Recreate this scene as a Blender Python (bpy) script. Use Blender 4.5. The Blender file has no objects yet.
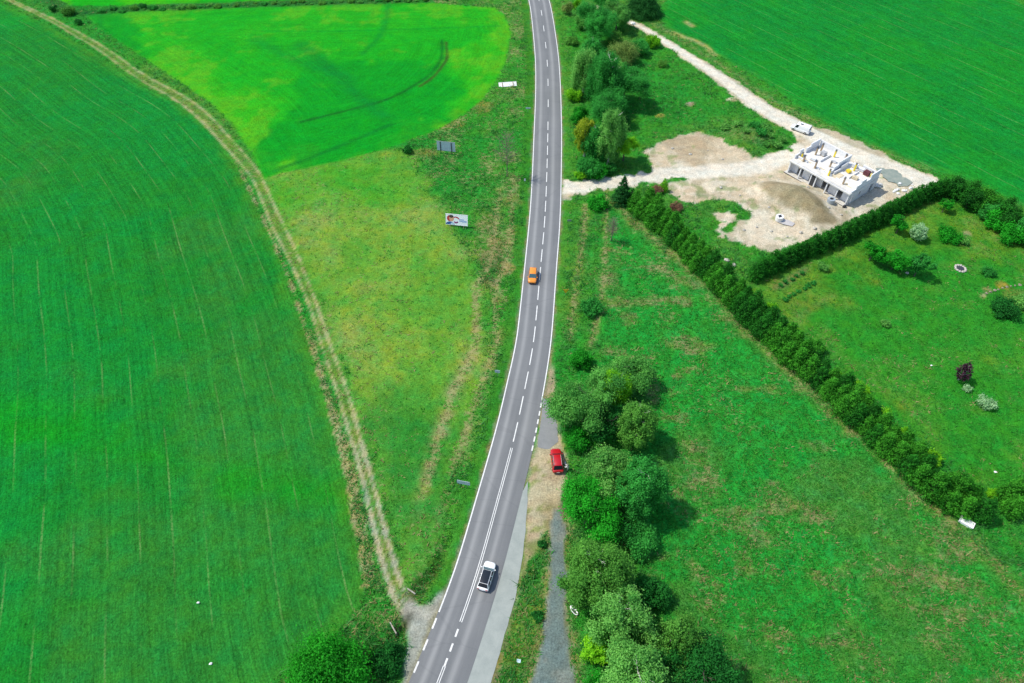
import bpy, bmesh, math, random
import numpy as np
from mathutils import Vector, Matrix

random.seed(7)
RNG = np.random.default_rng(7)
R = math.radians
scene = bpy.context.scene
col = scene.collection

# ------------------------------------------------------------------ camera, sky, sun, exposure
CAM_H, CAM_PITCH, CAM_F = 97.0, R(48.9), 683.0
cd = bpy.data.cameras.new('camera')
cd.sensor_width = 36.0
cd.lens = 36.0 * CAM_F / 1024.0
cd.clip_end = 6000.0
cam = bpy.data.objects.new('camera', cd)
col.objects.link(cam)
cam.location = (0, 0, CAM_H)
cam.rotation_euler = (math.pi / 2 - CAM_PITCH, 0, 0)
scene.camera = cam

SUN_EL = R(57)
SUN_DIR = Vector((-0.97, 0.22, 0)).normalized()          # towards the sun, on the ground
w = bpy.data.worlds.new('World'); scene.world = w; w.use_nodes = True
nt = w.node_tree
sky = nt.nodes.new('ShaderNodeTexSky'); sky.sky_type = 'NISHITA'; sky.sun_disc = False
sky.sun_elevation = SUN_EL
sky.sun_rotation = math.atan2(SUN_DIR.x, SUN_DIR.y)
bg = nt.nodes['Background']; bg.inputs['Strength'].default_value = 0.15
nt.links.new(sky.outputs[0], bg.inputs[0])
sl = bpy.data.lights.new('sun', 'SUN'); sl.energy = 3.1; sl.angle = R(1.0); sl.color = (1.0, 0.945, 0.82)
so = bpy.data.objects.new('sun', sl); col.objects.link(so)
sv = Vector((SUN_DIR.x * math.cos(SUN_EL), SUN_DIR.y * math.cos(SUN_EL), math.sin(SUN_EL)))
so.rotation_euler = sv.to_track_quat('Z', 'Y').to_euler()
so.location = sv * 300
vs = scene.view_settings
vs.view_transform = 'Standard'; vs.look = 'None'; vs.gamma = 1.0; vs.use_curve_mapping = False
vs.exposure = 0.5
scene.cycles.max_bounces = 6
scene.cycles.transparent_max_bounces = 4

# ------------------------------------------------------------------ helpers
def P(px, py):
    """where on the ground a point of the photograph lies (metres)"""
    u = (px - 512.0) / CAM_F; v = (py - 341.5) / CAM_F
    t = CAM_H / (math.sin(CAM_PITCH) + v * math.cos(CAM_PITCH))
    return (u * t, t * (math.cos(CAM_PITCH) - v * math.sin(CAM_PITCH)))

GAIN = 1.58
def s2l(c):
    c = c / 255.0
    return c / 12.92 if c <= 0.04045 else ((c + 0.055) / 1.055) ** 2.4
def C(r, g, b, k=1.0):
    return tuple(max(0.002, s2l(x) / GAIN * k) for x in (r, g, b))
def C4(*a): return C(*a) + (1.0,)

def tag(o, label=None, cat=None, group=None, kind=None):
    if label: o['label'] = label
    if cat: o['category'] = cat
    if group: o['group'] = group
    if kind: o['kind'] = kind
    return o

def empty(name, loc, rz=0.0, label=None, cat=None, group=None):
    o = bpy.data.objects.new(name, None); col.objects.link(o)
    o.location = loc; o.rotation_euler = (0, 0, rz); o.empty_display_size = 0.3
    return tag(o, label, cat, group)

def link(name, me, mat=None, parent=None, smooth=False):
    if mat is not None: me.materials.append(mat)
    if smooth: me.shade_smooth()
    o = bpy.data.objects.new(name, me); col.objects.link(o)
    if parent is not None: o.parent = parent
    return o

def fast_mesh(name, V, Q):
    """V (n,3); Q (m,k) with k 3 or 4"""
    V = np.asarray(V, np.float32); Q = np.asarray(Q, np.int32)
    me = bpy.data.meshes.new(name)
    k = Q.shape[1]
    me.vertices.add(len(V)); me.vertices.foreach_set('co', V.ravel())
    me.loops.add(Q.size); me.loops.foreach_set('vertex_index', Q.ravel())
    me.polygons.add(len(Q)); me.polygons.foreach_set('loop_start', np.arange(0, Q.size, k, dtype=np.int32))
    me.update(calc_edges=True)
    return me

def attr(me, name, typ, data):
    a = me.attributes.new(name, typ, 'POINT')
    key = {'FLOAT': 'value', 'FLOAT_COLOR': 'color', 'FLOAT_VECTOR': 'vector'}[typ]
    a.data.foreach_set(key, np.asarray(data, np.float32).ravel())

class MB:
    """collects shapes into one mesh"""
    def __init__(self): self.v = []; self.f = []
    def add(self, vs_, fs_):
        n = len(self.v); self.v += [tuple(p) for p in vs_]
        self.f += [tuple(i + n for i in f) for f in fs_]; return self
    def box(self, x0, x1, y0, y1, z0, z1):
        v = [(x, y, z) for z in (z0, z1) for x, y in ((x0, y0), (x1, y0), (x1, y1), (x0, y1))]
        return self.add(v, [(3, 2, 1, 0), (4, 5, 6, 7), (0, 1, 5, 4), (1, 2, 6, 5), (2, 3, 7, 6), (3, 0, 4, 7)])
    def prism(self, pts, axis_vec, closed=True):
        n = len(pts); a = Vector(axis_vec)
        v = [Vector(p) for p in pts] + [Vector(p) + a for p in pts]
        f = [tuple(range(n - 1, -1, -1)), tuple(range(n, 2 * n))]
        f += [(i, (i + 1) % n, n + (i + 1) % n, n + i) for i in range(n)]
        return self.add(v, f)
    def tube(self, pts, rads, n=7, cap=True):
        pts = [Vector(p) for p in pts]; rings = []; vs_ = []; fs_ = []
        for i, p in enumerate(pts):
            d = (pts[min(i + 1, len(pts) - 1)] - pts[max(i - 1, 0)]).normalized()
            a = d.orthogonal().normalized(); b = d.cross(a)
            for k in range(n):
                t = 2 * math.pi * k / n
                vs_.append(p + (a * math.cos(t) + b * math.sin(t)) * rads[i])
        for i in range(len(pts) - 1):
            for k in range(n):
                fs_.append((i * n + k, i * n + (k + 1) % n, (i + 1) * n + (k + 1) % n, (i + 1) * n + k))
        if cap:
            fs_.append(tuple(range(n - 1, -1, -1))); m = (len(pts) - 1) * n
            fs_.append(tuple(range(m, m + n)))
        return self.add(vs_, fs_)
    def blob(self, c, r, seed=0, rough=0.15, seg=10, ring=6, flat=0.0):
        rr = random.Random(seed); vs_ = []; fs_ = []
        for i in range(ring + 1):
            th = math.pi * i / ring
            for k in range(seg):
                ph = 2 * math.pi * k / seg; j = 1 + rough * (rr.random() - 0.5) * 2
                vs_.append((c[0] + r[0] * j * math.sin(th) * math.cos(ph), c[1] + r[1] * j * math.sin(th) * math.sin(ph), c[2] + r[2] * j * math.cos(th)))
        for i in range(ring):
            for k in range(seg):
                fs_.append((i * seg + k, (i + 1) * seg + k, (i + 1) * seg + (k + 1) % seg, i * seg + (k + 1) % seg))
        return self.add(vs_, fs_)
    def mesh(self, name):
        me = bpy.data.meshes.new(name); me.from_pydata(self.v, [], self.f); me.update(); return me
    def build(self, name, mat, parent=None, bevel=0.0, smooth=False, seg=2):
        o = link(name, self.mesh(name), mat, parent, smooth)
        if bevel:
            b = o.modifiers.new('bevel', 'BEVEL'); b.width = bevel; b.segments = seg; b.limit_method = 'ANGLE'
        return o

# ------------------------------------------------------------------ materials
def new_mat(name):
    m = bpy.data.materials.new(name); m.use_nodes = True
    return m, m.node_tree, m.node_tree.nodes['Principled BSDF']
def N(nt_, typ, **kw):
    n = nt_.nodes.new(typ)
    for k, v_ in kw.items(): setattr(n, k, v_)
    return n
def L(nt_, a, b): nt_.links.new(a, b)
def mth(nt_, op, a, b=None, c=None, clamp=False):
    n = nt_.nodes.new('ShaderNodeMath'); n.operation = op; n.use_clamp = clamp
    for i, x in enumerate((a, b, c)):
        if x is None: continue
        if isinstance(x, (int, float)): n.inputs[i].default_value = x
        else: nt_.links.new(x, n.inputs[i])
    return n.outputs[0]
def mixc(nt_, f, a, b, mode='MIX'):
    n = nt_.nodes.new('ShaderNodeMix'); n.data_type = 'RGBA'; n.blend_type = mode
    for i, x in ((0, f), (6, a), (7, b)):
        if isinstance(x, (int, float)): n.inputs[i].default_value = x
        elif isinstance(x, tuple): n.inputs[i].default_value = x if len(x) == 4 else x + (1,)
        else: nt_.links.new(x, n.inputs[i])
    return n.outputs[2]
def noise(nt_, vec, scale, detail=4, rough=0.55):
    n = nt_.nodes.new('ShaderNodeTexNoise'); n.inputs['Scale'].default_value = scale
    n.inputs['Detail'].default_value = detail; n.inputs['Roughness'].default_value = rough
    if vec is not None: nt_.links.new(vec, n.inputs['Vector'])
    return n.outputs['Fac']
def maprange(nt_, x, a, b, c=0.0, d=1.0):
    n = nt_.nodes.new('ShaderNodeMapRange'); nt_.links.new(x, n.inputs[0])
    for i, v_ in zip((1, 2, 3, 4), (a, b, c, d)): n.inputs[i].default_value = v_
    return n.outputs[0]

def plain(name, c, rough=0.6, metal=0.0, var=0.12, scale=3.0, coat=0.0):
    """one colour with a little mottled wear"""
    m, t, b = new_mat(name)
    g = N(t, 'ShaderNodeTexCoord')
    n = noise(t, g.outputs['Object'], scale, 5, 0.6)
    k = maprange(t, n, 0.3, 0.7, 1 - var, 1 + var)
    v_ = N(t, 'ShaderNodeVectorMath', operation='SCALE'); v_.inputs[0].default_value = c[:3]
    L(t, k, v_.inputs['Scale']); L(t, v_.outputs[0], b.inputs['Base Color'])
    b.inputs['Roughness'].default_value = rough; b.inputs['Metallic'].default_value = metal
    if coat: b.inputs['Coat Weight'].default_value = coat; b.inputs['Coat Roughness'].default_value = 0.05
    return m

def leaf_mat(name, dark, light, trans=0.48, k=2.6):
    """leaves: colour differs leaf by leaf and twig by twig"""
    m, t, b = new_mat(name)
    a = N(t, 'ShaderNodeAttribute', attribute_name='leafvar')
    oi = N(t, 'ShaderNodeObjectInfo')
    f = mth(t, 'ADD', mth(t, 'MULTIPLY', a.outputs['Fac'], 0.8), mth(t, 'MULTIPLY', oi.outputs['Random'], 0.2))
    cc = mixc(t, f, tuple(min(0.8, x * k) for x in dark[:3]), tuple(min(0.8, x * k) for x in light[:3]))
    L(t, cc, b.inputs['Base Color']); b.inputs['Roughness'].default_value = 0.75
    b.inputs['Specular IOR Level'].default_value = 0.15
    tr = N(t, 'ShaderNodeBsdfTranslucent'); L(t, cc, tr.inputs['Color'])
    mx = N(t, 'ShaderNodeMixShader'); mx.inputs[0].default_value = trans
    L(t, b.outputs[0], mx.inputs[1]); L(t, tr.outputs[0], mx.inputs[2])
    L(t, mx.outputs[0], t.nodes['Material Output'].inputs['Surface'])
    return m

M = {}
M['bark'] = plain('bark', (0.09, 0.075, 0.06), 0.9, var=0.3)
M['birch_bark'] = plain('birch_bark', (0.55, 0.53, 0.48), 0.8, var=0.3, scale=6)
M['twig'] = plain('twig', (0.16, 0.13, 0.10), 0.9, var=0.2)
M['white'] = plain('white_paint', (0.8, 0.8, 0.79), 0.5, var=0.05)
M['steel'] = plain('galvanised_steel', (0.35, 0.37, 0.39), 0.45, 0.6)
M['dark_steel'] = plain('dark_steel', (0.05, 0.055, 0.065), 0.5, 0.3)
M['black'] = plain('black_plastic', (0.02, 0.02, 0.022), 0.5)
M['tyre'] = plain('tyre_rubber', (0.018, 0.018, 0.018), 0.85)
M['rim'] = plain('alloy_rim', (0.4, 0.4, 0.42), 0.35, 0.8)
M['concrete'] = plain('concrete', (0.5, 0.48, 0.44), 0.9, var=0.2, scale=2)
M['block'] = plain('aerated_block', (0.70, 0.71, 0.72), 0.9, var=0.10, scale=1.5)
M['block_grey'] = plain('grey_block', (0.42, 0.43, 0.44), 0.9, var=0.2, scale=1.5)
M['bitumen'] = plain('bitumen', (0.03, 0.03, 0.034), 0.7)
M['timber'] = plain('formwork_timber', (0.34, 0.25, 0.15), 0.85, var=0.3, scale=4)
M['yellow_form'] = plain('yellow_formwork', (0.75, 0.58, 0.03), 0.6, var=0.15)
M['rock'] = plain('rockery_stone', (0.26, 0.24, 0.17), 0.9, var=0.35, scale=4)
M['stone'] = plain('pale_stone', (0.45, 0.43, 0.38), 0.9, var=0.3, scale=5)
m, t, b = new_mat('car_glass'); b.inputs['Base Color'].default_value = (0.015, 0.02, 0.025, 1); b.inputs['Roughness'].default_value = 0.06; b.inputs['IOR'].default_value = 1.5
M['glass'] = m
m, t, b = new_mat('windscreen_glass'); b.inputs['Base Color'].default_value = (0.05, 0.12, 0.14, 1); b.inputs['Roughness'].default_value = 0.08; b.inputs['IOR'].default_value = 1.6
M['windscreen'] = m

# ------------------------------------------------------------------ shapes traced on the ground
def smooth_path(pts, step=1.0):
    """Catmull-Rom through ground points, resampled every `step` metres"""
    p = np.array(pts, float); p = np.vstack([2 * p[0] - p[1], p, 2 * p[-1] - p[-2]])
    out = []
    for i in range(1, len(p) - 2):
        n = max(2, int(np.linalg.norm(p[i + 1] - p[i]) / step * 3))
        for t_ in np.linspace(0, 1, n, endpoint=False):
            a, b_, c, d = p[i - 1], p[i], p[i + 1], p[i + 2]
            out.append(0.5 * (2 * b_ + (c - a) * t_ + (2 * a - 5 * b_ + 4 * c - d) * t_ ** 2 + (3 * b_ - a - 3 * c + d) * t_ ** 3))
    out.append(p[-2]); out = np.array(out)
    s = np.r_[0, np.cumsum(np.linalg.norm(np.diff(out, axis=0), axis=1))]
    q = np.arange(0, s[-1], step)
    return np.c_[np.interp(q, s, out[:, 0]), np.interp(q, s, out[:, 1])]
def PP(pts): return [P(*p) for p in pts]
def path(pts, step=1.0): return smooth_path(PP(pts), step)

ROAD_L = path([(505, -60), (518, -28), (528.5, 0), (533.5, 40), (535.3, 70), (535, 100), (533.7, 130), (532, 171), (529.5, 213), (523.7, 271), (515.8, 342), (511.2, 362), (496, 427), (471.5, 512), (453.5, 572), (436, 617), (412, 675), (383, 740), (352, 800)])
ROAD_R = path([(523, -60), (538, -28), (549.5, 0), (557, 42), (560.3, 75), (562, 125), (561.8, 171), (560.5, 221), (556.8, 271), (551.6, 342), (543, 397), (532.5, 452), (517.5, 512), (505, 562), (491, 610), (467.5, 683), (447, 740), (425, 800)])
TRK_L = path([(-60, -38), (-20, -15), (9, 0.6), (51, 21.5), (76, 36.5), (99, 50), (136, 77), (171, 97), (196, 116), (222, 143), (244, 168), (256, 186), (271, 223.5), (291, 263.5), (308.5, 303.5), (322, 347), (338.5, 397), (353.5, 447), (366, 492), (370, 512), (381, 557), (393.5, 597), (406, 621)])
TRK_R = path([(-50, -38), (-12, -15), (16.5, 2), (51, 18), (82, 34), (108, 49.5), (143, 74), (178, 93), (204, 111), (230, 138), (250, 161), (261, 176), (273.5, 204), (293.5, 246), (311, 289), (330, 344.5), (348.5, 394.5), (361, 442), (373.5, 484.5), (380, 512), (388.5, 542), (398.5, 577), (411, 602), (424, 612)])
STRAW_A = path([(150, 88), (180, 103), (212, 128), (235, 160), (258.5, 208.5), (276, 246), (293.5, 291), (306, 331), (312, 344.5), (326, 389.5), (336, 424.5), (348.5, 467), (356, 504.5), (360, 524.5), (366, 557), (368.5, 586)])
STRAW_H = path([(612, 200), (629.5, 218), (652, 238), (687, 266), (712, 288), (737, 318), (768, 352), (800, 381), (833, 409), (868, 440), (898, 474), (943, 515), (980, 550), (1018, 590), (1060, 635)])
SITE_ROAD = path([(600, 7), (619, 17), (645, 29), (667, 43), (697, 62), (727, 82), (752, 101), (775, 115), (805, 131), (840, 148), (880, 165), (925, 183)])
STRIP_R1 = path([(586, 205), (584, 228), (579, 262), (574, 300), (570, 340)])
STRIP_R2 = path([(607, 190), (606, 233), (604, 270), (600, 310), (590, 350)])
HEDGE_TOP = path([(40, -4), (70, 11), (95, 12), (150, 8), (250, 4.5), (400, 0), (505, -6)])
POLY = {}
POLY['A'] = PP([(150, 88), (180, 103), (212, 128), (235, 160), (257, 208), (275, 246), (292, 291), (304, 331), (310, 345), (323, 389.5), (333, 424.5), (345, 467), (352, 504.5), (356, 524.5), (362, 557), (364, 586), (362, 605), (330, 640), (290, 668), (262, 690), (230, 760), (-200, 760), (-500, 300), (-300, -40), (-40, -18), (5, 4), (60, 32), (100, 58)])
POLY['B'] = PP([(85, 14), (100, 28), (140, 55), (180, 82), (212, 104), (232, 124), (256, 160), (264, 178), (281, 173), (331, 162), (381, 150), (406, 141), (436, 130), (463.5, 115), (481, 100), (496, 82), (506, 60), (511, 32), (504, 15), (494, 8), (431, 3), (350, 4), (256, 7), (150, 11), (105, 14)])
POLY['B2'] = PP([(70, 6), (150, 5), (250, 1.5), (400, -2.5), (505, -9), (500, -60), (300, -70), (0, -40), (40, -12)])
POLY['C'] = PP([(262, 176), (281, 172), (331, 161), (381, 150), (404, 150), (425, 185), (445, 215), (468, 260), (483, 300), (486, 340), (478, 400), (465, 450), (450, 490), (438, 530), (420, 575), (410, 590), (400, 570), (384, 500), (366, 440), (335, 344), (312, 280), (275, 205)])
POLY['E'] = PP([(606, 195), (630, 222), (655, 243), (690, 272), (715, 295), (740, 325), (770, 358), (800, 386), (833, 413), (868, 445), (898, 480), (943, 520), (980, 556), (1018, 596), (1075, 660), (1100, 800), (700, 800), (690, 690), (640, 560), (640, 480), (650, 400), (600, 350), (596, 300), (603, 250)])
POLY['F'] = PP([(655, 12), (668, 30), (712, 51), (762, 80), (805, 109), (843, 132), (880, 149), (918, 166), (957, 176), (1005, 197), (1060, 222), (1400, 300), (1500, 60), (1035, 12), (1000, -8), (900, -50), (760, -60), (700, -30)])
POLY['G'] = PP([(750, 290), (790, 262), (850, 238), (900, 215), (935, 195), (960, 205), (1024, 245), (1100, 280), (1200, 420), (1040, 500), (1000, 495), (960, 470), (900, 420), (840, 370), (790, 320)])
POLY['ENTRY'] = PP([(562, 179), (600, 178), (614, 176.5), (640, 172.5), (652, 170), (653, 163), (645, 152), (661, 142.5), (675, 137), (698, 132.5), (719, 141), (738, 147), (752, 157), (775, 154), (795, 147), (790, 170), (740, 178), (700, 180), (668, 181), (640, 184), (612, 188), (590, 191), (562, 198)])
POLY['YARD'] = PP([(750, 159), (790, 149), (800, 141), (775, 122), (830, 131), (880, 153), (918, 172), (940, 181), (905, 203), (850, 224), (805, 243), (775, 252), (764, 248), (748, 245), (728, 236), (742, 222), (746, 215), (736, 202), (717, 198), (700, 201), (689, 204), (676, 200), (668, 183), (700, 172)])
POLY['ISLE'] = PP([(712, 214), (728, 210), (738, 214), (735, 224), (722, 229), (730, 232), (722, 236), (716, 230), (722, 222)])
POLY['JUNC'] = PP([(398, 592), (408, 600), (421, 607), (432, 601), (445, 589), (452, 594), (440, 625), (420, 672), (395, 735), (370, 730), (393, 700), (401, 683), (405, 660), (409, 640), (404, 622)])
POLY['DIRT'] = PP([(550, 352), (555, 375), (557, 410), (561, 442), (567, 453), (565, 482), (562, 505), (560, 530), (553, 545), (545, 535), (530, 560), (523, 575), (524, 520), (529, 480), (532, 452), (540, 420), (546, 395)])
POLY['PATH'] = PP([(552, 505), (562, 508), (565, 530), (566, 562), (567, 600), (567, 625), (571, 660), (574, 690), (580, 760), (510, 760), (529, 685), (541, 645), (547, 619), (549, 580), (550, 540)])

def sd_poly(X, Y, poly):
    d2 = np.full(X.shape, 1e18); inside = np.zeros(X.shape, bool)
    n = len(poly)
    for i in range(n):
        ax, ay = poly[i]; bx, by = poly[(i + 1) % n]
        ex, ey = bx - ax, by - ay
        wx, wy = X - ax, Y - ay
        t_ = np.clip((wx * ex + wy * ey) / (ex * ex + ey * ey + 1e-12), 0, 1)
        d2 = np.minimum(d2, (wx - ex * t_) ** 2 + (wy - ey * t_) ** 2)
        cr = ((ay <= Y) & (by > Y)) | ((by <= Y) & (ay > Y))
        with np.errstate(divide='ignore', invalid='ignore'):
            xi = ax + (Y - ay) / (by - ay + 1e-12) * ex
        inside ^= cr & (X < xi)
    return np.where(inside, 1, -1) * np.sqrt(d2)
def d_path(X, Y, pl, stride=3):
    """distance to a line, arc length of the nearest point, side"""
    pl = np.vstack([pl[::stride], pl[-1:]])
    d2 = np.full(X.shape, 1e18); arc = np.zeros(X.shape); side = np.ones(X.shape); s = 0.0
    for i in range(len(pl) - 1):
        ax, ay = pl[i]; ex, ey = pl[i + 1] - pl[i]; ln = math.hypot(ex, ey)
        if ln < 1e-6: continue
        wx, wy = X - ax, Y - ay
        t_ = np.clip((wx * ex + wy * ey) / (ln * ln), 0, 1)
        q = (wx - ex * t_) ** 2 + (wy - ey * t_) ** 2
        k = q < d2
        d2 = np.where(k, q, d2); arc = np.where(k, s + t_ * ln, arc); side = np.where(k, np.sign(ex * wy - ey * wx), side); s += ln
    return np.sqrt(d2), arc, side
def _hash(ix, iy, seed):
    h = (ix * 374761393 + iy * 668265263 + seed * 1442695041) & 0x7fffffff
    h = ((h ^ (h >> 13)) * 1274126177) & 0x7fffffff
    return ((h ^ (h >> 16)) & 0xffff) / 65535.0
def vnoise(X, Y, scale, seed=0):
    x, y = X / scale, Y / scale
    ix, iy = np.floor(x).astype(np.int64), np.floor(y).astype(np.int64)
    fx, fy = x - ix, y - iy
    fx = fx * fx * (3 - 2 * fx); fy = fy * fy * (3 - 2 * fy)
    a, b_, c, d = _hash(ix, iy, seed), _hash(ix + 1, iy, seed), _hash(ix, iy + 1, seed), _hash(ix + 1, iy + 1, seed)
    return (a * (1 - fx) + b_ * fx) * (1 - fy) + (c * (1 - fx) + d * fx) * fy
def fbm(X, Y, scale, seed=0, oct=4):
    o = np.zeros(X.shape); a = 1.0; tot = 0.0
    for i in range(oct):
        o += a * vnoise(X + 17.3 * i, Y - 9.1 * i, scale / 2 ** i, seed + i); tot += a; a *= 0.55
    return o / tot
def sstep(x, a, b_):
    t_ = np.clip((x - a) / (b_ - a), 0, 1); return t_ * t_ * (3 - 2 * t_)

# ------------------------------------------------------------------ the ground, one grid cut into its kinds of land
STEP = 0.5
gx = np.arange(-232, 232.01, STEP); gy = np.arange(4, 300.01, STEP)
GX, GY = np.meshgrid(gx, gy)
def land(X, Y):
    """colour, relief and texture weights of the land at each point, and which kind it is"""
    n1 = fbm(X, Y, 2.2, 1, 3) - 0.5; n2 = fbm(X, Y, 14, 5) - 0.5; n3 = fbm(X, Y, 45, 9) - 0.5; n4 = fbm(X, Y, 5.0, 21) - 0.5
    jag = n1 * 1.6
    colr = np.zeros(X.shape + (3,)); rough = np.ones(X.shape); straw = np.zeros(X.shape)
    row = np.zeros(X.shape + (3,)); kind = np.zeros(X.shape, int); z = np.zeros(X.shape)
    def mix(c, wgt):
        for i in range(3):
            colr[..., i] += (c[i] - colr[..., i]) * wgt
    def lay(v_, to, wgt): return v_ + (to - v_) * wgt
    one = np.ones(X.shape)
    mix(C(60, 154, 46), one); straw += 0.30; rough[:] = 1.0
    mix(C(88, 152, 56), sstep(n2 + 0.5 * n4, -0.06, 0.12) * 0.8)
    mix(C(34, 152, 50), sstep(-n3, -0.02, 0.1) * 0.6)
    dT, aT, sT = d_path(X, Y, (TRK_L[:len(TRK_R)] + TRK_R[:len(TRK_L)]) / 2, 4)
    dRl, aRl, sRl = d_path(X, Y, ROAD_L, 4); dRr, aRr, sRr = d_path(X, Y, ROAD_R, 4)
    left_of_road = (sRl < 0) if sRl[0, 0] < 0 else (sRl > 0)
    # roadside weeds, left: straw streaks parallel to the road, brambles
    lw = left_of_road & (dRl < 40)
    band = np.maximum(np.exp(-((dRl - 4.2 + n2 * 3) / 1.0) ** 2), np.exp(-((dRl - 7.6 + n2 * 5) / 1.3) ** 2)) * lw * sstep(150 - Y, 0, 30) * sstep(Y, 44, 60)
    straw = np.maximum(straw, band * 0.95); BAND = band; straw = np.where(lw, np.maximum(straw, 0.50 + 1.2 * n4), straw)
    mix(C(64, 140, 40), sstep(3.2 - dRl + n1, 0, 1) * lw * 0.7); straw = np.where(lw & (dRl < 2.6), 0.15, straw)
    for (px, py, rx, ry, cc) in ((490, 262, 3.6, 5.5, (112, 108, 70)), (491, 284, 2.2, 1.8, (112, 92, 72)), (497, 244, 2.5, 3, (120, 125, 70)), (508, 270, 1.6, 2.2, (165, 150, 100)), (510, 205, 4, 3, (130, 140, 75)), (487, 222, 3, 3, (120, 135, 70)), (480, 105, 5, 4, (140, 135, 70)), (425, 152, 4, 3, (135, 140, 70)), (448, 125, 6, 2, (135, 140, 65))):
        cx, cy = P(px, py)
        q = 1 - np.sqrt(((X - cx) / rx) ** 2 + ((Y - cy) / ry) ** 2) + n1 * 1.1 + n4 * 0.7
        mix(C(*cc), sstep(q, 0, 0.5) * 0.7)
    # middle meadow
    sC = sd_poly(X, Y, POLY['C']) + n4 * 5; wC = sstep(sC, -3.5, 3.5)
    mix(C(122, 170, 60), wC); kind[sC > 0] = 3
    mix(C(144, 170, 82), wC * sstep(n2 + 0.5 * n3, -0.06, 0.16) * 0.75)
    mix(C(92, 164, 52), wC * sstep(-n2 - 0.3 * n4, 0.02, 0.16) * 0.8)
    cx, cy = P(405, 480); mix(C(25, 138, 48), wC * sstep(22 - np.hypot(X - cx, (Y - cy)) + n4 * 14, 0, 14) * 0.75)
    cx, cy = P(330, 190); mix(C(30, 168, 30), wC * sstep(14 - np.hypot((X - cx) * 0.5, (Y - cy)) + n4 * 14, 0, 10) * 0.5)
    straw = lay(straw, 0.34 + 0.4 * n2, wC); rough = lay(rough, 0.65, wC)
    # right of the road
    sE = sd_poly(X, Y, POLY['E']) + n1 * 2; wE = sstep(sE, -1.0, 1.0)
    mix(C(42, 160, 54), wE); kind[sE > 0] = 4
    mix(C(56, 162, 60), wE * sstep(n4, 0, 0.14) * 0.6)
    mix(C(84, 146, 62), wE * sstep(n3 + n2, 0.0, 0.16) * 0.75)
    dry = fbm(X * 1.5 + Y * 0.6, Y * 0.9 - X * 0.5, 9, 33) - 0.5
    dp = fbm(X * 0.55, Y * 1.3, 4.0, 44) - 0.5; mix(C(128, 142, 84), wE * sstep(dp + 0.4 * dry, 0.09, 0.2) * 0.55)
    straw = lay(straw, 0.36 + 1.1 * np.clip(dp, -0.1, 0.25) + 1.5 * np.clip(dry, -0.14, 0.25) + 0.2 * n3, wE); rough = lay(rough, 1.15, wE)
    kr = (~left_of_road) & (dRr < 9) & (Y > 92)
    mix(C(80, 150, 48), kr * sstep(4.5 - dRr + n1 * 2, 0, 1.5) * 0.7)
    for pl, wd, k in ((STRIP_R1, 1.0, 0.9), (STRIP_R2, 0.8, 0.9)):
        d, a, s = d_path(X, Y, pl, 4); g = np.exp(-((d + n1 * 1.2) / wd) ** 2)
        straw = np.maximum(straw, g * k); mix(C(140, 150, 80), g * 0.45)
    # garden
    sG = sd_poly(X, Y, POLY['G']) + n1; wG = sstep(sG, -1, 1)
    mix(C(66, 142, 38), wG); kind[sG > 0] = 5
    mix(C(98, 154, 46), wG * sstep(n2 + 0.6 * n3 + 0.5 * n4, -0.14, 0.1) * 0.85); mix(C(116, 150, 60), wG * sstep(n4 + n1 * 0.5, 0.06, 0.2) * 0.5)
    mix(C(36, 152, 42), wG * sstep(-n3 - n2, 0.02, 0.14) * 0.6)
    straw = lay(straw, 0.25 + 0.6 * n4, wG); rough = lay(rough, 0.85, wG)
    for (x0, y0, x1, y1, cc) in ((775, 288, 805, 270, (120, 130, 80)), (782, 303, 816, 282, (95, 140, 50)), (800, 316, 832, 296, (110, 145, 60))):
        a, b_ = P(x0, y0), P(x1, y1); d, _, _ = d_path(X, Y, np.array([a, b_]), 1)
        mix(C(*cc), np.exp(-((d + n1 * 0.8) / 0.9) ** 2) * 0.8)
    for (px, py, r, cc) in ((988, 290, 1.6, (165, 150, 90)), (1003, 285, 1.8, (190, 160, 70)), (968, 234, 1.3, (165, 160, 110)), (982, 296, 1.2, (175, 175, 130)), (885, 262, 3, (60, 130, 40)), (1020, 300, 4, (110, 140, 60))):
        cx, cy = P(px, py); mix(C(*cc), sstep(r - np.hypot(X - cx, Y - cy) + n1 * 2, 0, 0.8) * 0.8)
    mix(C(172, 164, 108), BAND * sstep(n1 + n4, -0.12, 0.16) * 0.6); straw = np.maximum(straw, BAND * 0.9)
    # crops
    sB = sd_poly(X, Y, POLY['B']) + n1 * 0.5; wB = sstep(sB, -0.6, 0.6)
    mix(C(30, 174, 32), wB); kind[sB > 0] = 2
    edge = np.exp(-np.maximum(sB, 0) / 13.0)
    mix(C(66, 186, 26), wB * sstep(edge + n2 * 2.2 + n3, 0.34, 0.95) * 0.6 * (0.35 + 0.65 * sstep(200 - Y + 0.5 * np.maximum(X + 60, 0), -10, 25))); mix(C(120, 186, 40), wB * sstep(n4 + n2 + 0.5 * edge - 0.2, 0.1, 0.3) * 0.3)
    mix(C(12, 158, 36), wB * sstep(-n3 - 0.5 * n2 + 0.06, 0.03, 0.13) * 0.85)
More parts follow.
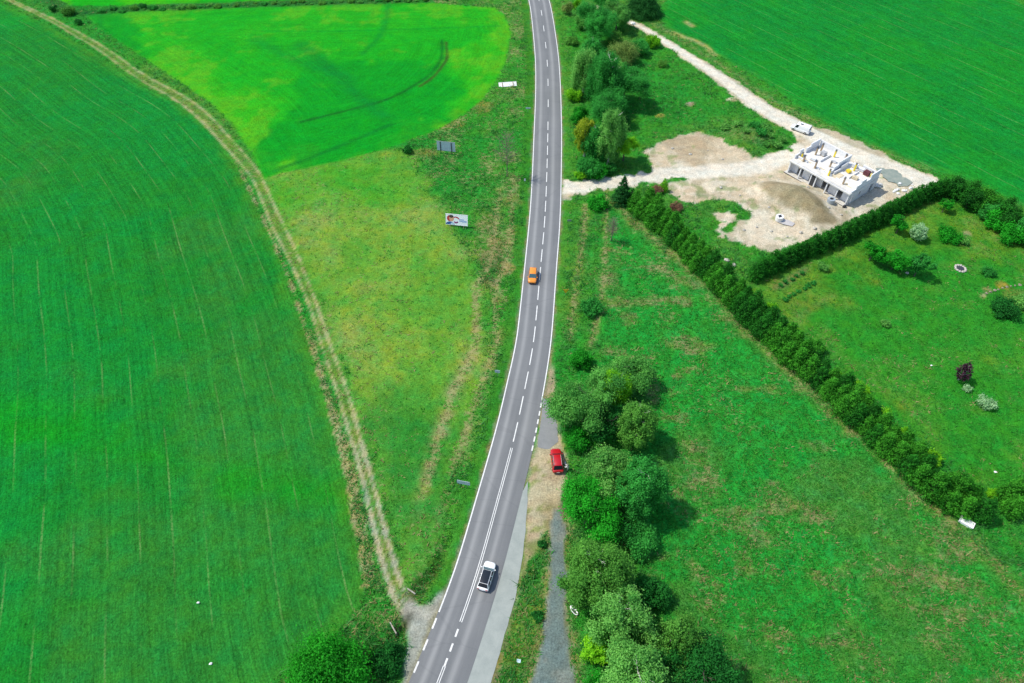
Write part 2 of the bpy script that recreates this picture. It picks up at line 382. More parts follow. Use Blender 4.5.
    for ppx, cc, k, wd in (([(446, 42), (447, 58), (441, 68), (432, 78), (420, 86)], (60, 100, 36), 0.95, 0.55), ([(442, 40), (442, 56), (437, 66), (428, 76), (416, 84), (395, 96), (360, 107), (300, 122)], (20, 112, 36), 0.85, 0.6),
                           ([(300, 45), (330, 68), (360, 98), (388, 118)], (12, 128, 48), 0.5, 2.6), ([(389, 3), (383, 30), (372, 45), (362, 54)], (16, 140, 42), 0.6, 1.1), ([(275, 171), (330, 150), (392, 124)], (14, 120, 40), 0.6, 0.8), ([(256, 40), (300, 62), (330, 72), (352, 78)], (12, 140, 46), 0.5, 2.4), ([(100, 16), (101, 38)], (14, 140, 40), 0.6, 1.0), ([(256, 31), (350, 31), (500, 26)], (14, 150, 40), 0.5, 0.6)):
        d, a, s = d_path(X, Y, path(ppx), 3); mix(C(*cc), wB * np.exp(-((d + n1 * 0.5) / wd) ** 2) * k)
    d, a, s = d_path(X, Y, np.array(POLY['B'] + POLY['B'][:1]), 1)
    row = lay(row, np.stack([d, a, one * 0.75], -1), (sB > 0)[..., None]); rough = lay(rough, 0.4, wB); straw = lay(straw, 0.02, wB)
    sB2 = sd_poly(X, Y, POLY['B2']) + n1 * 0.5; wB2 = sstep(sB2, -0.6, 0.6)
    mix(C(26, 178, 26), wB2); mix(C(80, 196, 12), wB2 * sstep(n2, 0, 0.15) * 0.6); kind[sB2 > 0] = 7; rough = lay(rough, 0.3, wB2); straw = lay(straw, 0.03, wB2)
    sA = sd_poly(X, Y, POLY['A']) + n1 * 0.5; wA = sstep(sA, -0.5, 0.5)
    mix(C(30, 138, 44), wA); kind[sA > 0] = 1
    mix(C(16, 143, 52), wA * sstep(n3 + 0.3 * n2, -0.02, 0.12) * 0.7)
    mix(C(52, 135, 50), wA * sstep(-n3 + 0.6 * n2 + (85 - Y) * 0.0022, 0.02, 0.2) * 0.7)
    mix(C(18, 156, 18), wA * sstep(-np.abs(Y - 58 - 8 * n3 + 0.18 * (X + 50)) + 6 + n2 * 22, 0, 9) * 0.6)
    mix(C(72, 148, 42), wA * sstep(3.2 - sA + n4 * 5, 0, 3.5) * 0.65)
    mix(C(22, 166, 40), wA * sstep(Y - 200 + n2 * 60, 0, 40) * 0.45)
    row = lay(row, np.stack([dT, aT, one * 1.3], -1), (sA > 0)[..., None]); rough = lay(rough, 0.62, wA); straw = lay(straw, 0.03, wA)
    sF = sd_poly(X, Y, POLY['F']) + n1 * 0.5; wF = sstep(sF, -0.6, 0.6)
    mix(C(22, 144, 48), wF); kind[sF > 0] = 6
    mix(C(30, 152, 40), wF * sstep(n3 + n2, 0, 0.2) * 0.6); mix(C(10, 132, 46), wF * sstep(-n3, 0, 0.14) * 0.6)
    mix(C(58, 160, 50), wF * sstep(3 - sF + n4 * 4, 0, 3) * 0.5)
    ux, uy = P(768, 85); vx, vy = P(918, 166); dl = math.hypot(vx - ux, vy - uy); ex, ey = (vx - ux) / dl, (vy - uy) / dl
    row = lay(row, np.stack([np.abs((X - ux) * -ey + (Y - uy) * ex), (X - ux) * ex + (Y - uy) * ey, one * 1.35], -1), (sF > 0)[..., None])
    rough = lay(rough, 0.75, wF); straw = lay(straw, 0.04, wF)
    for ppx in ([(668, 31), (700, 43), (715, 55)], [(686, 22), (692, 26)]):
        d, a, s = d_path(X, Y, path(ppx), 2); mix(C(190, 180, 120), np.exp(-((d + n1) / 0.9) ** 2) * 0.7)
    # straw edges
    d, a, s = d_path(X, Y, STRAW_A, 3); wd = np.interp(a, [0, 90, 150, 190], [0.22, 0.35, 0.95, 0.9])
    g = sstep(wd - d + n1 * 1.3, 0, 0.35) * sstep(n4 + a * 0.002, -0.1, 0.05); mix(C(178, 172, 120), g * 0.8); straw = lay(straw, 0.8, g); rough = lay(rough, 1, g)
    d, a, s = d_path(X, Y, STRAW_H, 3); g = np.exp(-((d + n1 * 1.6) / 1.5) ** 2); mix(C(140, 152, 84), g * 0.6); straw = np.maximum(straw, g * 0.75)
    d, a, s = d_path(X, Y, HEDGE_TOP, 4); g = np.exp(-((d + n1 * 2) / 2.6) ** 2); mix(C(40, 110, 50), g * 0.85)
    # scrub bank along the site road
    d, a, s = d_path(X, Y, SITE_ROAD + np.array([2.5, 5.5]), 4); g = np.exp(-((d + n1 * 2.5) / 1.6) ** 2); mix(C(120, 150, 80), g * 0.5); straw = np.maximum(straw, g * 0.6)
    # bare soil
    soil = np.zeros(X.shape)
    dS, aS, _ = d_path(X, Y, SITE_ROAD, 3)
    wS = np.interp(aS, [0, 25, 60, 110], [1.3, 1.7, 2.8, 4.2])
    sR = wS - dS + n1 * 1.4
    sY = np.maximum(sd_poly(X, Y, POLY['YARD']), sd_poly(X, Y, POLY['ENTRY'])) + n1 * 3.2 + n4 * 3.0
    sY = np.maximum(sY, sd_poly(X, Y, POLY['ISLE']) * 1.0 + n1 * 4.0 - 0.3)
    g = sstep(np.maximum(sR, sY), -0.25, 0.35); soil = np.maximum(soil, g); kind[np.maximum(sR, sY) > 0.05] = 8
    mix(C(232, 220, 194), g)
    mix(C(212, 194, 162), g * sstep(n2 + 0.6 * n1, 0, 0.16) * 0.7)
    mix(C(178, 168, 138), g * sstep(n4 - 0.5 * n2 + 0.4 * n1, 0.04, 0.16) * 0.6)
    ent, _, _ = d_path(X, Y, path([(560, 188), (600, 184), (650, 176), (710, 171), (760, 166), (800, 150)]), 3)
    tr = np.maximum(sstep(3.6 - ent + n1 * 1.5, 0, 2.0), sstep(wS - 0.4 - dS, 0, 1.0))
    mix(C(244, 238, 220), g * tr * 0.9)
    cx, cy = P(690, 148); mix(C(186, 166, 132), g * sstep(9 - np.hypot(X - cx, Y - cy) + n4 * 8, 0, 4) * 0.7)
    cx, cy = P(855, 190); mix(C(228, 222, 204), g * sstep(11 - np.hypot(X - cx, Y - cy) + n4 * 8, 0, 6) * 0.6)
    # thin grass coming up through the yard's edge
    gg = g * sstep(fbm(X, Y, 2.2, 77) - 0.66 + 0.10 * np.exp(-((X - P(700, 190)[0]) / 9) ** 2 - ((Y - P(700, 190)[1]) / 5) ** 2), 0, 0.08)
    mix(C(130, 156, 92), gg * 0.6 * (1 - tr))
    # lay-by dirt, gravel path
    sD = sd_poly(X, Y, POLY['DIRT']) + n1 * 1.4; g = sstep(sD, -0.3, 0.4); mix(C(186, 168, 136), g); mix(C(206, 196, 160), g * sstep(n4, 0, 0.12) * 0.7); mix(C(160, 140, 108), g * sstep(n2, 0, 0.12) * 0.7); soil = np.maximum(soil, g); kind[sD > 0] = 9
    mix(C(130, 150, 70), g * sstep(fbm(X, Y, 1.8, 91) - 0.58, 0, 0.08) * 0.7)
    sP = sd_poly(X, Y, POLY['PATH']) + n1 * 1.0; wide = sstep(sP, -2.6, 0.2); mix(C(166, 148, 108), wide * sstep(wide + n4 * 2, 0.1, 0.6) * 0.75); g = sstep(sP, -0.3, 0.4); mix(C(122, 140, 136), g); mix(C(150, 156, 146), g * sstep(n1 + n4, 0.0, 0.2) * 0.6); soil = np.maximum(soil, g); kind[sP > 0] = 10
    rg, _, _ = d_path(X, Y, ROAD_R, 4)
    shl, _, _ = d_path(X, Y, path([(523, 560), (515, 599), (501.6, 646), (491, 683), (470, 760)]), 3)
    mix(C(160, 128, 110), sstep(1.0 - shl + n1 * 1.5, 0, 0.5) * (Y < 31) * 0.9); mix(C(175, 178, 150), sstep(1.1 - shl + n1 * 2.4, 0, 0.5) * (Y >= 31) * 0.7)
    vg = (~left_of_road) & (Y < 46) & (shl < 9) & (sP < 0); mix(C(112, 138, 58), vg * sstep(n4 + 0.5 * n1, -0.1, 0.1) * 0.75); straw = np.where(vg, np.maximum(straw, 0.45), straw)
    # cart track: two ruts, grass between, and the gravel fan where it meets the road
    dl_, al, _ = d_path(X, Y, TRK_L, 3); dr_, ar, _ = d_path(X, Y, TRK_R, 3)
    wr = np.interp(al, [0, 150, 260, 330], [0.30, 0.30, 0.32, 0.5])
    rut = np.maximum(sstep(wr - dl_ + n1 * 0.7, -0.15, 0.3), sstep(wr - dr_ + n1 * 0.7, -0.15, 0.3))
    between = sstep(1.25 - dT + n1 * 0.8, 0, 0.5)
    mix(C(110, 148, 60), between * 0.6); straw = lay(straw, 0.5, between)
    mix(C(186, 182, 130), rut * 0.85); mix(C(186, 184, 156), rut * sstep(80 - Y, 0, 40) * 0.9)
    sJ = sd_poly(X, Y, POLY['JUNC']) + n1 * 1.5; g = sstep(sJ, -0.4, 0.4); mix(C(172, 174, 160), g); mix(C(192, 192, 178), g * sstep(n4, 0, 0.14) * 0.6); mix(C(150, 150, 130), g * sstep(-n1, 0.05, 0.25) * 0.5)
    kind[(dl_ < 0.75) | (dr_ < 0.75) | (dT < 1.4) | (sJ > 0)] = 11
    eg = sstep(0.55 - np.minimum(dRl, dRr) + n1 * 1.0, 0, 0.4); mix(C(150, 146, 112), eg * 0.75)
    soil = np.maximum(soil, np.maximum(rut * 0.8, g))
    rough = rough * (1 - 0.75 * soil); straw = straw * (1 - soil)
    row[..., 2] *= (1 - soil)
    # relief: tussocks, the two ditch ends, soil heaps
    droad = np.minimum(dRl, dRr); onroad = (~left_of_road & (sRr * (1 if (sRr[0, 0] > 0) == left_of_road[0, 0] else -1) > 0))
    near = sstep(droad, 1.2, 4.0)
    z = (fbm(X, Y, 2.0, 50, 3) - 0.5) * 0.75 * np.where(wA + wF + wB > 0.3, 0.25, 1.0) * np.clip(rough, 0, 1.2) * near + n2 * 0.3 * near * (1 - soil)
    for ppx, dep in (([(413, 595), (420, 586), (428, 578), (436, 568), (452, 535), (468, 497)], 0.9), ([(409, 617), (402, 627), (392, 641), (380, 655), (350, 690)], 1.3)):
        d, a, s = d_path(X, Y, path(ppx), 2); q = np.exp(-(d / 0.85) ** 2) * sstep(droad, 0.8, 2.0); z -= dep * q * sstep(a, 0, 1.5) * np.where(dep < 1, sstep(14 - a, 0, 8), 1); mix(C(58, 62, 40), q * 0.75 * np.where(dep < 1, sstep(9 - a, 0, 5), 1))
    for (px, py, rx, ry, h, cc) in ((784, 195, 6.5, 4.2, 1.7, (168, 156, 122)), (800, 205, 5.6, 4.4, 1.9, (160, 150, 116)), (812, 213, 4.0, 3.0, 1.2, (164, 152, 116)), (822, 221, 4.2, 2.4, 1.0, (160, 148, 114)), (770, 190, 3.5, 3, 0.7, (165, 152, 122)),
                                 (740, 136, 6.5, 4.5, 1.6, None), (755, 142, 5.5, 3.2, 1.3, None), (690, 104, 1.6, 1.1, 0.5, (190, 165, 140)), (660, 116, 1.6, 1.4, 0.5, (150, 150, 70)), (732, 100, 2.2, 1.4, 0.6, (215, 205, 170))):
        cx, cy = P(px, py); d = np.sqrt(((X - cx) / rx) ** 2 + ((Y - cy) / ry) ** 2)
        q = np.exp(-(d + n1 * 0.5) ** 2 * 1.3); z += h * q * (1 + n1 * 0.9)
        if cc: mix(C(*cc), sstep(q, 0.3, 0.62) * 0.9)
        else: mix(C(96, 140, 66), sstep(q, 0.25, 0.6) * 0.7); straw = np.maximum(straw, 0.5 * sstep(q, 0.3, 0.6)); rough = np.maximum(rough, 1.3 * sstep(q, 0.3, 0.6))
    z = np.where(droad < 1.2, np.minimum(z, 0), z)
    inroad = IN_ROAD(X, Y); z = np.where(inroad > -0.6, -0.02, z)
    return colr, rough, straw, row, kind, z, soil
ROADPOLY = [tuple(p) for p in ROAD_L[::4]] + [tuple(p) for p in ROAD_R[::-4]]
SHOULDER = PP([(543.5, 398), (551, 402), (557, 424.5), (558, 442), (549.5, 449.5), (537, 447)])
SHOULDER2 = PP([(528, 481), (527.5, 500), (525.5, 530), (522, 560), (515, 599), (501.6, 646), (491, 683), (470, 740), (446, 800), (400, 800), (435, 740), (457, 683), (482, 610), (498, 562), (512, 512)])
def IN_ROAD(X, Y):
    return np.maximum(sd_poly(X, Y, ROADPOLY), np.maximum(sd_poly(X, Y, SHOULDER), sd_poly(X, Y, SHOULDER2)))

gcol, grough, gstraw, grow, gkind, gz, gsoil = land(GX, GY)

def ground_mat():
    m, t, b = new_mat('land')
    a = N(t, 'ShaderNodeAttribute', attribute_name='tint'); ar = N(t, 'ShaderNodeAttribute', attribute_name='tuft'); as_ = N(t, 'ShaderNodeAttribute', attribute_name='straw'); aw = N(t, 'ShaderNodeAttribute', attribute_name='drill'); ao = N(t, 'ShaderNodeAttribute', attribute_name='soil')
    g = N(t, 'ShaderNodeTexCoord'); oc = g.outputs['Object']
    n_s = noise(t, oc, 0.9, 6, 0.65); n_f = noise(t, oc, 3.2, 4, 0.7); n_b = noise(t, oc, 0.25, 3, 0.5)
    sx = N(t, 'ShaderNodeSeparateXYZ'); L(t, aw.outputs['Vector'], sx.inputs[0])
    def streak(us, vs_, seed, det=3):
        cb = N(t, 'ShaderNodeCombineXYZ'); L(t, mth(t, 'MULTIPLY', sx.outputs[0], us), cb.inputs[0]); L(t, mth(t, 'MULTIPLY', sx.outputs[1], vs_), cb.inputs[1]); cb.inputs[2].default_value = seed
        return noise(t, cb.outputs[0], 1.0, det, 0.6)
    k1 = streak(1.7, 0.05, 1.0); k2 = streak(0.35, 0.012, 5.0); k3 = streak(4.0, 1.1, 9.0, 3)
    rs = mth(t, 'MULTIPLY', sx.outputs[2], 1.0)
    # light and dark grass
    amp = mth(t, 'ADD', mth(t, 'MULTIPLY', ar.outputs['Fac'], 0.85), 0.25)
    v1 = mth(t, 'MULTIPLY', mth(t, 'SUBTRACT', n_s, 0.5), mth(t, 'MULTIPLY', amp, 1.1)); v2 = mth(t, 'MULTIPLY', mth(t, 'SUBTRACT', n_f, 0.5), mth(t, 'MULTIPLY', amp, 1.3)); v0 = mth(t, 'MULTIPLY', mth(t, 'SUBTRACT', n_b, 0.5), 0.45)
    vr = mth(t, 'MULTIPLY', rs, mth(t, 'ADD', mth(t, 'MULTIPLY', mth(t, 'SUBTRACT', k1, 0.5), 0.75), mth(t, 'ADD', mth(t, 'MULTIPLY', mth(t, 'SUBTRACT', k2, 0.5), 0.30), mth(t, 'MULTIPLY', mth(t, 'SUBTRACT', k3, 0.5), 0.9))))
    val = mth(t, 'ADD', mth(t, 'ADD', mth(t, 'ADD', 1.0, v0), mth(t, 'ADD', v1, v2)), vr)
    val = mth(t, 'MAXIMUM', val, 0.25)
    vm = N(t, 'ShaderNodeVectorMath', operation='SCALE'); L(t, a.outputs['Color'], vm.inputs[0]); L(t, val, vm.inputs['Scale'])
    n_h = noise(t, oc, 0.33, 6, 0.62); n_g = noise(t, oc, 3.6, 3, 0.8)
    tintv = mixc(t, maprange(t, n_h, 0.34, 0.66), (0.70, 1.0, 1.2), (1.3, 1.0, 0.8))
    tintv = mixc(t, mth(t, 'MULTIPLY', ao.outputs['Fac'], 0.8), tintv, (1.0, 1.0, 1.0))
    grain = mth(t, 'ADD', 1.0, mth(t, 'MULTIPLY', mth(t, 'SUBTRACT', n_g, 0.5), 1.5))
    vg_ = N(t, 'ShaderNodeVectorMath', operation='SCALE'); L(t, tintv, vg_.inputs[0]); L(t, grain, vg_.inputs['Scale'])
    c0 = mixc(t, 1.0, vm.outputs[0], vg_.outputs[0], 'MULTIPLY')
    # sown lines where the soil shows
    fr = mth(t, 'FRACT', mth(t, 'ADD', mth(t, 'DIVIDE', sx.outputs[0], 4.6), mth(t, 'MULTIPLY', k2, 0.12)))
    ln = mth(t, 'LESS_THAN', mth(t, 'ABSOLUTE', mth(t, 'SUBTRACT', fr, 0.5)), 0.03)
    brk = streak(0.22, 0.09, 21.0, 5)
    lm = mth(t, 'MULTIPLY', mth(t, 'MULTIPLY', ln, maprange(t, brk, 0.46, 0.68)), mth(t, 'MULTIPLY', rs, mth(t, 'MULTIPLY', mth(t, 'MULTIPLY', maprange(t, n_f, 0.35, 0.6), mth(t, 'GREATER_THAN', rs, 0.84)), 0.42)))
    c1 = mixc(t, lm, c0, C4(150, 178, 110))
    # dead stalks
    sxy = N(t, 'ShaderNodeMapping'); L(t, oc, sxy.inputs[0]); sxy.inputs['Rotation'].default_value = (0, 0, 0.6); sxy.inputs['Scale'].default_value = (1.0, 2.2, 1)
    sn = noise(t, sxy.outputs[0], 0.75, 7, 0.72)
    thr = maprange(t, as_.outputs['Fac'], 0.0, 1.0, 0.68, 0.38)
    sm = mth(t, 'MULTIPLY', mth(t, 'DIVIDE', mth(t, 'SUBTRACT', sn, thr), 0.12), 0.62, clamp=True)
    sm = mth(t, 'MINIMUM', sm, 0.62)
    sc = mixc(t, n_f, C4(150, 140, 84), C4(208, 198, 150))
    c2 = mixc(t, sm, c1, sc)
    # pebbles on bare soil
    so_ = mth(t, 'MULTIPLY', ao.outputs['Fac'], mth(t, 'MULTIPLY', mth(t, 'ADD', mth(t, 'MULTIPLY', mth(t, 'SUBTRACT', noise(t, oc, 5.0, 5, 0.8), 0.5), 1.1), mth(t, 'MULTIPLY', mth(t, 'SUBTRACT', noise(t, oc, 0.7, 5, 0.65), 0.5), 0.9)), 0.8))
    vm2 = N(t, 'ShaderNodeVectorMath', operation='SCALE'); L(t, c2, vm2.inputs[0]); L(t, mth(t, 'ADD', 1.0, so_), vm2.inputs['Scale'])
    L(t, vm2.outputs[0], b.inputs['Base Color'])
    b.inputs['Roughness'].default_value = 0.95; b.inputs['Specular IOR Level'].default_value = 0.05
    bp = N(t, 'ShaderNodeBump'); bp.inputs['Distance'].default_value = 0.35
    L(t, mth(t, 'MULTIPLY', mth(t, 'ADD', amp, 0.1), 0.75), bp.inputs['Strength']); L(t, mth(t, 'ADD', mth(t, 'MULTIPLY', n_f, 0.5), n_s), bp.inputs['Height'])
    L(t, bp.outputs[0], b.inputs['Normal'])
    return m
M['land'] = ground_mat()

H_, W_ = GX.shape
idx = np.arange(H_ * W_).reshape(H_, W_)
quads = np.stack([idx[:-1, :-1], idx[:-1, 1:], idx[1:, 1:], idx[1:, :-1]], -1).reshape(-1, 4)
fk = gkind[:-1, :-1].reshape(-1)
allV = np.stack([GX, GY, gz], -1).reshape(-1, 3)
flat = lambda a_, k: a_.reshape(-1, k) if k > 1 else a_.reshape(-1)
NAMES = {0: 'roadside_verge', 1: 'crop_field', 2: 'crop_field', 3: 'rough_meadow', 4: 'rough_meadow', 5: 'garden_lawn', 6: 'crop_field', 7: 'crop_field', 8: 'bare_soil', 9: 'dirt_lay_by', 10: 'gravel_path', 11: 'cart_track'}
for k, nm in NAMES.items():
    q = quads[fk == k]
    if len(q) == 0: continue
    used, inv = np.unique(q, return_inverse=True)
    me = fast_mesh(nm, allV[used], inv.reshape(-1, 4))
    attr(me, 'tint', 'FLOAT_COLOR', np.c_[flat(gcol, 3)[used], np.ones(len(used))])
    attr(me, 'tuft', 'FLOAT', flat(grough, 1)[used]); attr(me, 'straw', 'FLOAT', flat(gstraw, 1)[used]); attr(me, 'soil', 'FLOAT', flat(gsoil, 1)[used])
    attr(me, 'drill', 'FLOAT_VECTOR', flat(grow, 3)[used])
    me.shade_smooth()
    tag(link(nm, me, M['land']), kind='structure')
# open country round about, to the horizon
x0, x1, y0, y1 = gx[0], gx[-1], gy[0], gy[-1]
B = 4000.0
mb = MB(); mb.v = [(x0, y0, 0), (x1, y0, 0), (x1, y1, 0), (x0, y1, 0), (-B, -B, 0), (B, -B, 0), (B, B, 0), (-B, B, 0)]
mb.f = [(4, 5, 1, 0), (5, 6, 2, 1), (6, 7, 3, 2), (7, 4, 0, 3)]
m, t, b = new_mat('far_land'); g = N(t, 'ShaderNodeTexCoord')
L(t, mixc(t, noise(t, g.outputs['Object'], 0.012, 4), C4(20, 140, 44), C4(60, 165, 40)), b.inputs['Base Color']); b.inputs['Roughness'].default_value = 0.95
tag(mb.build('ground', m), kind='structure')

# ------------------------------------------------------------------ the road, its lay-by and painted lines
def ribbon(name, Lp, Rp, z, mat, ncross=8, kind='structure', parent=None):
    n = min(len(Lp), len(Rp)); a = np.array([np.interp(np.linspace(0, 1, n), np.linspace(0, 1, len(Lp)), Lp[:, i]) for i in (0, 1)]).T
    b_ = np.array([np.interp(np.linspace(0, 1, n), np.linspace(0, 1, len(Rp)), Rp[:, i]) for i in (0, 1)]).T
    V = []; uv = []
    arc = np.r_[0, np.cumsum(np.linalg.norm(np.diff((a + b_) / 2, axis=0), axis=1))]
    for i in range(n):
        for j in range(ncross + 1):
            f = j / ncross; p = a[i] * (1 - f) + b_[i] * f
            V.append((p[0], p[1], z)); uv.append((f, arc[i], 0))
    k = ncross + 1
    Q = [(i * k + j, i * k + j + 1, (i + 1) * k + j + 1, (i + 1) * k + j) for i in range(n - 1) for j in range(ncross)]
    me = fast_mesh(name, V, np.array(Q)[:, ::-1]); attr(me, 'lane', 'FLOAT_VECTOR', uv)
    o = link(name, me, mat, parent)
    if kind: tag(o, kind=kind)
    return o
def arclen(p): return np.r_[0, np.cumsum(np.linalg.norm(np.diff(p, axis=0), axis=1))]
def match(Lp, Rp, step=1.0):
    """points across from each other on the two edges"""
    out = []
    for p in Lp:
        d = np.linalg.norm(Rp - p, axis=1); out.append(Rp[d.argmin()])
    return np.array(out)
def smooth_arr(p, k=9):
    q = p.copy(); pad = k // 2
    for i in range(2):
        e = np.r_[np.full(pad, p[0, i]), p[:, i], np.full(pad, p[-1, i])]; q[:, i] = np.convolve(e, np.ones(k) / k, 'valid')
    return q
RL = smooth_arr(ROAD_L, 11); RR = smooth_arr(match(ROAD_L, ROAD_R), 11)
def asphalt():
    m, t, b = new_mat('asphalt')
    a = N(t, 'ShaderNodeAttribute', attribute_name='lane'); s = N(t, 'ShaderNodeSeparateXYZ'); L(t, a.outputs['Vector'], s.inputs[0])
    g = N(t, 'ShaderNodeTexCoord')
    u = s.outputs[0]
    # worn bands down each lane, polished paler by the wheels
    cv = N(t, 'ShaderNodeValToRGB'); cv.color_ramp.interpolation = 'B_SPLINE'; L(t, u, cv.inputs[0])
    stops = [(0.0, .40), (0.10, .42), (0.16, .38), (0.225, .95), (0.29, .38), (0.38, .40), (0.46, .36), (0.54, .36), (0.63, .38), (0.70, .92), (0.77, .36), (0.90, .38), (1.0, .34)]
    e = cv.color_ramp.elements
    e[0].position, e[1].position = 0.0, 1.0
    for i, (p_, v_) in enumerate(stops):
        el = e[0] if i == 0 else (e[-1] if i == len(stops) - 1 else e.new(p_))
        el.color = (v_, v_, v_, 1)
    cb = N(t, 'ShaderNodeCombineXYZ'); L(t, mth(t, 'MULTIPLY', u, 9), cb.inputs[0]); L(t, mth(t, 'MULTIPLY', s.outputs[1], 0.05), cb.inputs[1])
    lnoise = noise(t, cb.outputs[0], 1.0, 5, 0.6); pn = noise(t, g.outputs['Object'], 0.12, 5, 0.6); fn = noise(t, g.outputs['Object'], 6, 5, 0.8)
    v_ = mth(t, 'ADD', cv.outputs[0], mth(t, 'ADD', mth(t, 'MULTIPLY', mth(t, 'SUBTRACT', lnoise, 0.5), 0.35), mth(t, 'ADD', mth(t, 'MULTIPLY', mth(t, 'SUBTRACT', pn, 0.5), 0.3), mth(t, 'MULTIPLY', mth(t, 'SUBTRACT', fn, 0.5), 0.22))))
    c_ = mixc(t, v_, (0.072, 0.080, 0.090), (0.29, 0.295, 0.295))
    # hairline repairs across the road
    cr = N(t, 'ShaderNodeCombineXYZ'); L(t, mth(t, 'MULTIPLY', u, 0.4), cr.inputs[0]); L(t, mth(t, 'MULTIPLY', s.outputs[1], 0.16), cr.inputs[1])
    vo = N(t, 'ShaderNodeTexVoronoi', feature='DISTANCE_TO_EDGE'); vo.inputs['Scale'].default_value = 1.0; L(t, cr.outputs[0], vo.inputs['Vector'])
    ck = mth(t, 'MULTIPLY', mth(t, 'LESS_THAN', vo.outputs['Distance'], 0.012), 0.08)
    c_ = mixc(t, ck, c_, (0.04, 0.045, 0.055))
    L(t, c_, b.inputs['Base Color']); b.inputs['Roughness'].default_value = 0.8; b.inputs['Specular IOR Level'].default_value = 0.25
    return m
M['asphalt'] = asphalt()
def speckle(name, a_, b_, scale=0.6, rough=0.9):
    m, t, b = new_mat(name); g = N(t, 'ShaderNodeTexCoord')
    n = mth(t, 'ADD', mth(t, 'MULTIPLY', noise(t, g.outputs['Object'], scale, 6, 0.65), 0.7), mth(t, 'MULTIPLY', noise(t, g.outputs['Object'], scale * 9, 4, 0.8), 0.3))
    L(t, mixc(t, maprange(t, n, 0.3, 0.7), a_, b_), b.inputs['Base Color']); b.inputs['Roughness'].default_value = rough
    return m
M['paving'] = speckle('pale_paving', C4(160, 170, 166), C4(190, 197, 191))
M['paving2'] = speckle('grey_paving', C4(136, 140, 142), C4(168, 170, 170))
M['paint'] = speckle('road_paint', (0.46, 0.47, 0.46, 1), (0.82, 0.82, 0.80, 1), 1.9, 0.7)
ribbon('road', RL, RR, 0.022, M['asphalt'], 10)
def sheet(name, poly, z, mat, kind='structure'):
    bm = bmesh.new(); vs_ = [bm.verts.new((x, y, z)) for x, y in poly]; f = bm.faces.new(vs_)
    if f.normal.z < 0: f.normal_flip()
    bmesh.ops.recalc_face_normals(bm, faces=[f])
    me = bpy.data.meshes.new(name); bm.normal_update()
    for f in bm.faces:
        if f.normal.z < 0: f.normal_flip()
    bm.to_mesh(me); bm.free(); return tag(link(name, me, mat), kind=kind)
def jagged(poly, amp=0.12, step=0.7, seed=1):
    rr = random.Random(seed); out = []
    for i in range(len(poly)):
        a, b_ = Vector(poly[i]), Vector(poly[(i + 1) % len(poly)]); n = max(1, int((b_ - a).length / step))
        for k in range(n):
            p = a.lerp(b_, k / n); out.append((p.x + rr.uniform(-amp, amp), p.y + rr.uniform(-amp, amp)))
    return out
sheet('lay_by', jagged(SHOULDER, 0.12, 0.6, 3), 0.014, M['paving2'])
sheet('pavement', jagged(SHOULDER2, 0.05, 0.9, 4), 0.014, M['paving'])

ctr = (RL + RR) / 2; S = arclen(ctr)
def at_s(s, f):
    """point at arc length s, fraction f across the road"""
    i = np.clip(np.searchsorted(S, s) - 1, 0, len(S) - 2); k = (s - S[i]) / (S[i + 1] - S[i] + 1e-9)
    l = RL[i] * (1 - k) + RL[i + 1] * k; r = RR[i] * (1 - k) + RR[i + 1] * k
    return l * (1 - f) + r * f
def s_at_py(py):
    y = P(512, py)[1]; return float(np.interp(-y, -ctr[:, 1], S))
def stripe(mb, s0, s1, f, wd, off=0.0):
    n = max(2, int((s1 - s0) / 0.8) + 1); q = []
    for s in np.linspace(s0, s1, n):
        p = at_s(s, f); d = at_s(min(s + 0.4, S[-1]), f) - at_s(max(s - 0.4, 0), f); d /= np.linalg.norm(d); nn = np.array([-d[1], d[0]])
        q.append((p + nn * (off + wd / 2), p + nn * (off - wd / 2)))
    v = [(x[0], x[1], 0.028) for pr in q for x in pr]
    mb.add(v, [(2 * i, 2 * i + 1, 2 * i + 3, 2 * i + 2) for i in range(n - 1)])
line = MB()
sJ0, sJ1 = s_at_py(619), s_at_py(676)
stripe(line, 2, sJ0, 0.018, 0.19)
s = sJ0 + 0.9
while s < s_at_py(745): stripe(line, s, s + 1.5, 0.018, 0.24); s += 3.0
tag(line.build('road_marking', M['paint']), kind='structure')
line = MB(); sE0 = s_at_py(398); sE1 = s_at_py(446)
stripe(line, 2, sE0, 0.982, 0.19); s = sE0 + 0.6
while s < sE1: stripe(line, s, s + 1.0, 0.985, 0.24); s += 1.75
tag(line.build('road_marking', M['paint']), kind='structure')
line = MB(); s = 6.0; s_a, s_b, s_c, s_d = s_at_py(112), s_at_py(448), s_at_py(622), s_at_py(666)
while s < s_a: stripe(line, s, s + 4.0, 0.5, 0.18); s += 11.2
while s + 4 < s_b: stripe(line, s, s + 4.0, 0.5, 0.18); s += 5.6
stripe(line, s_b, s_c, 0.5, 0.11, 0.14); stripe(line, s_b, s_c, 0.5, 0.11, -0.14)
s = s_c + 1.0
while s < s_d: stripe(line, s, s + 1.1, 0.5, 0.26); s += 2.0
stripe(line, s_d, s_at_py(745), 0.5, 0.11, 0.14); stripe(line, s_d, s_at_py(745), 0.5, 0.11, -0.14)
tag(line.build('road_marking', M['paint']), kind='structure')

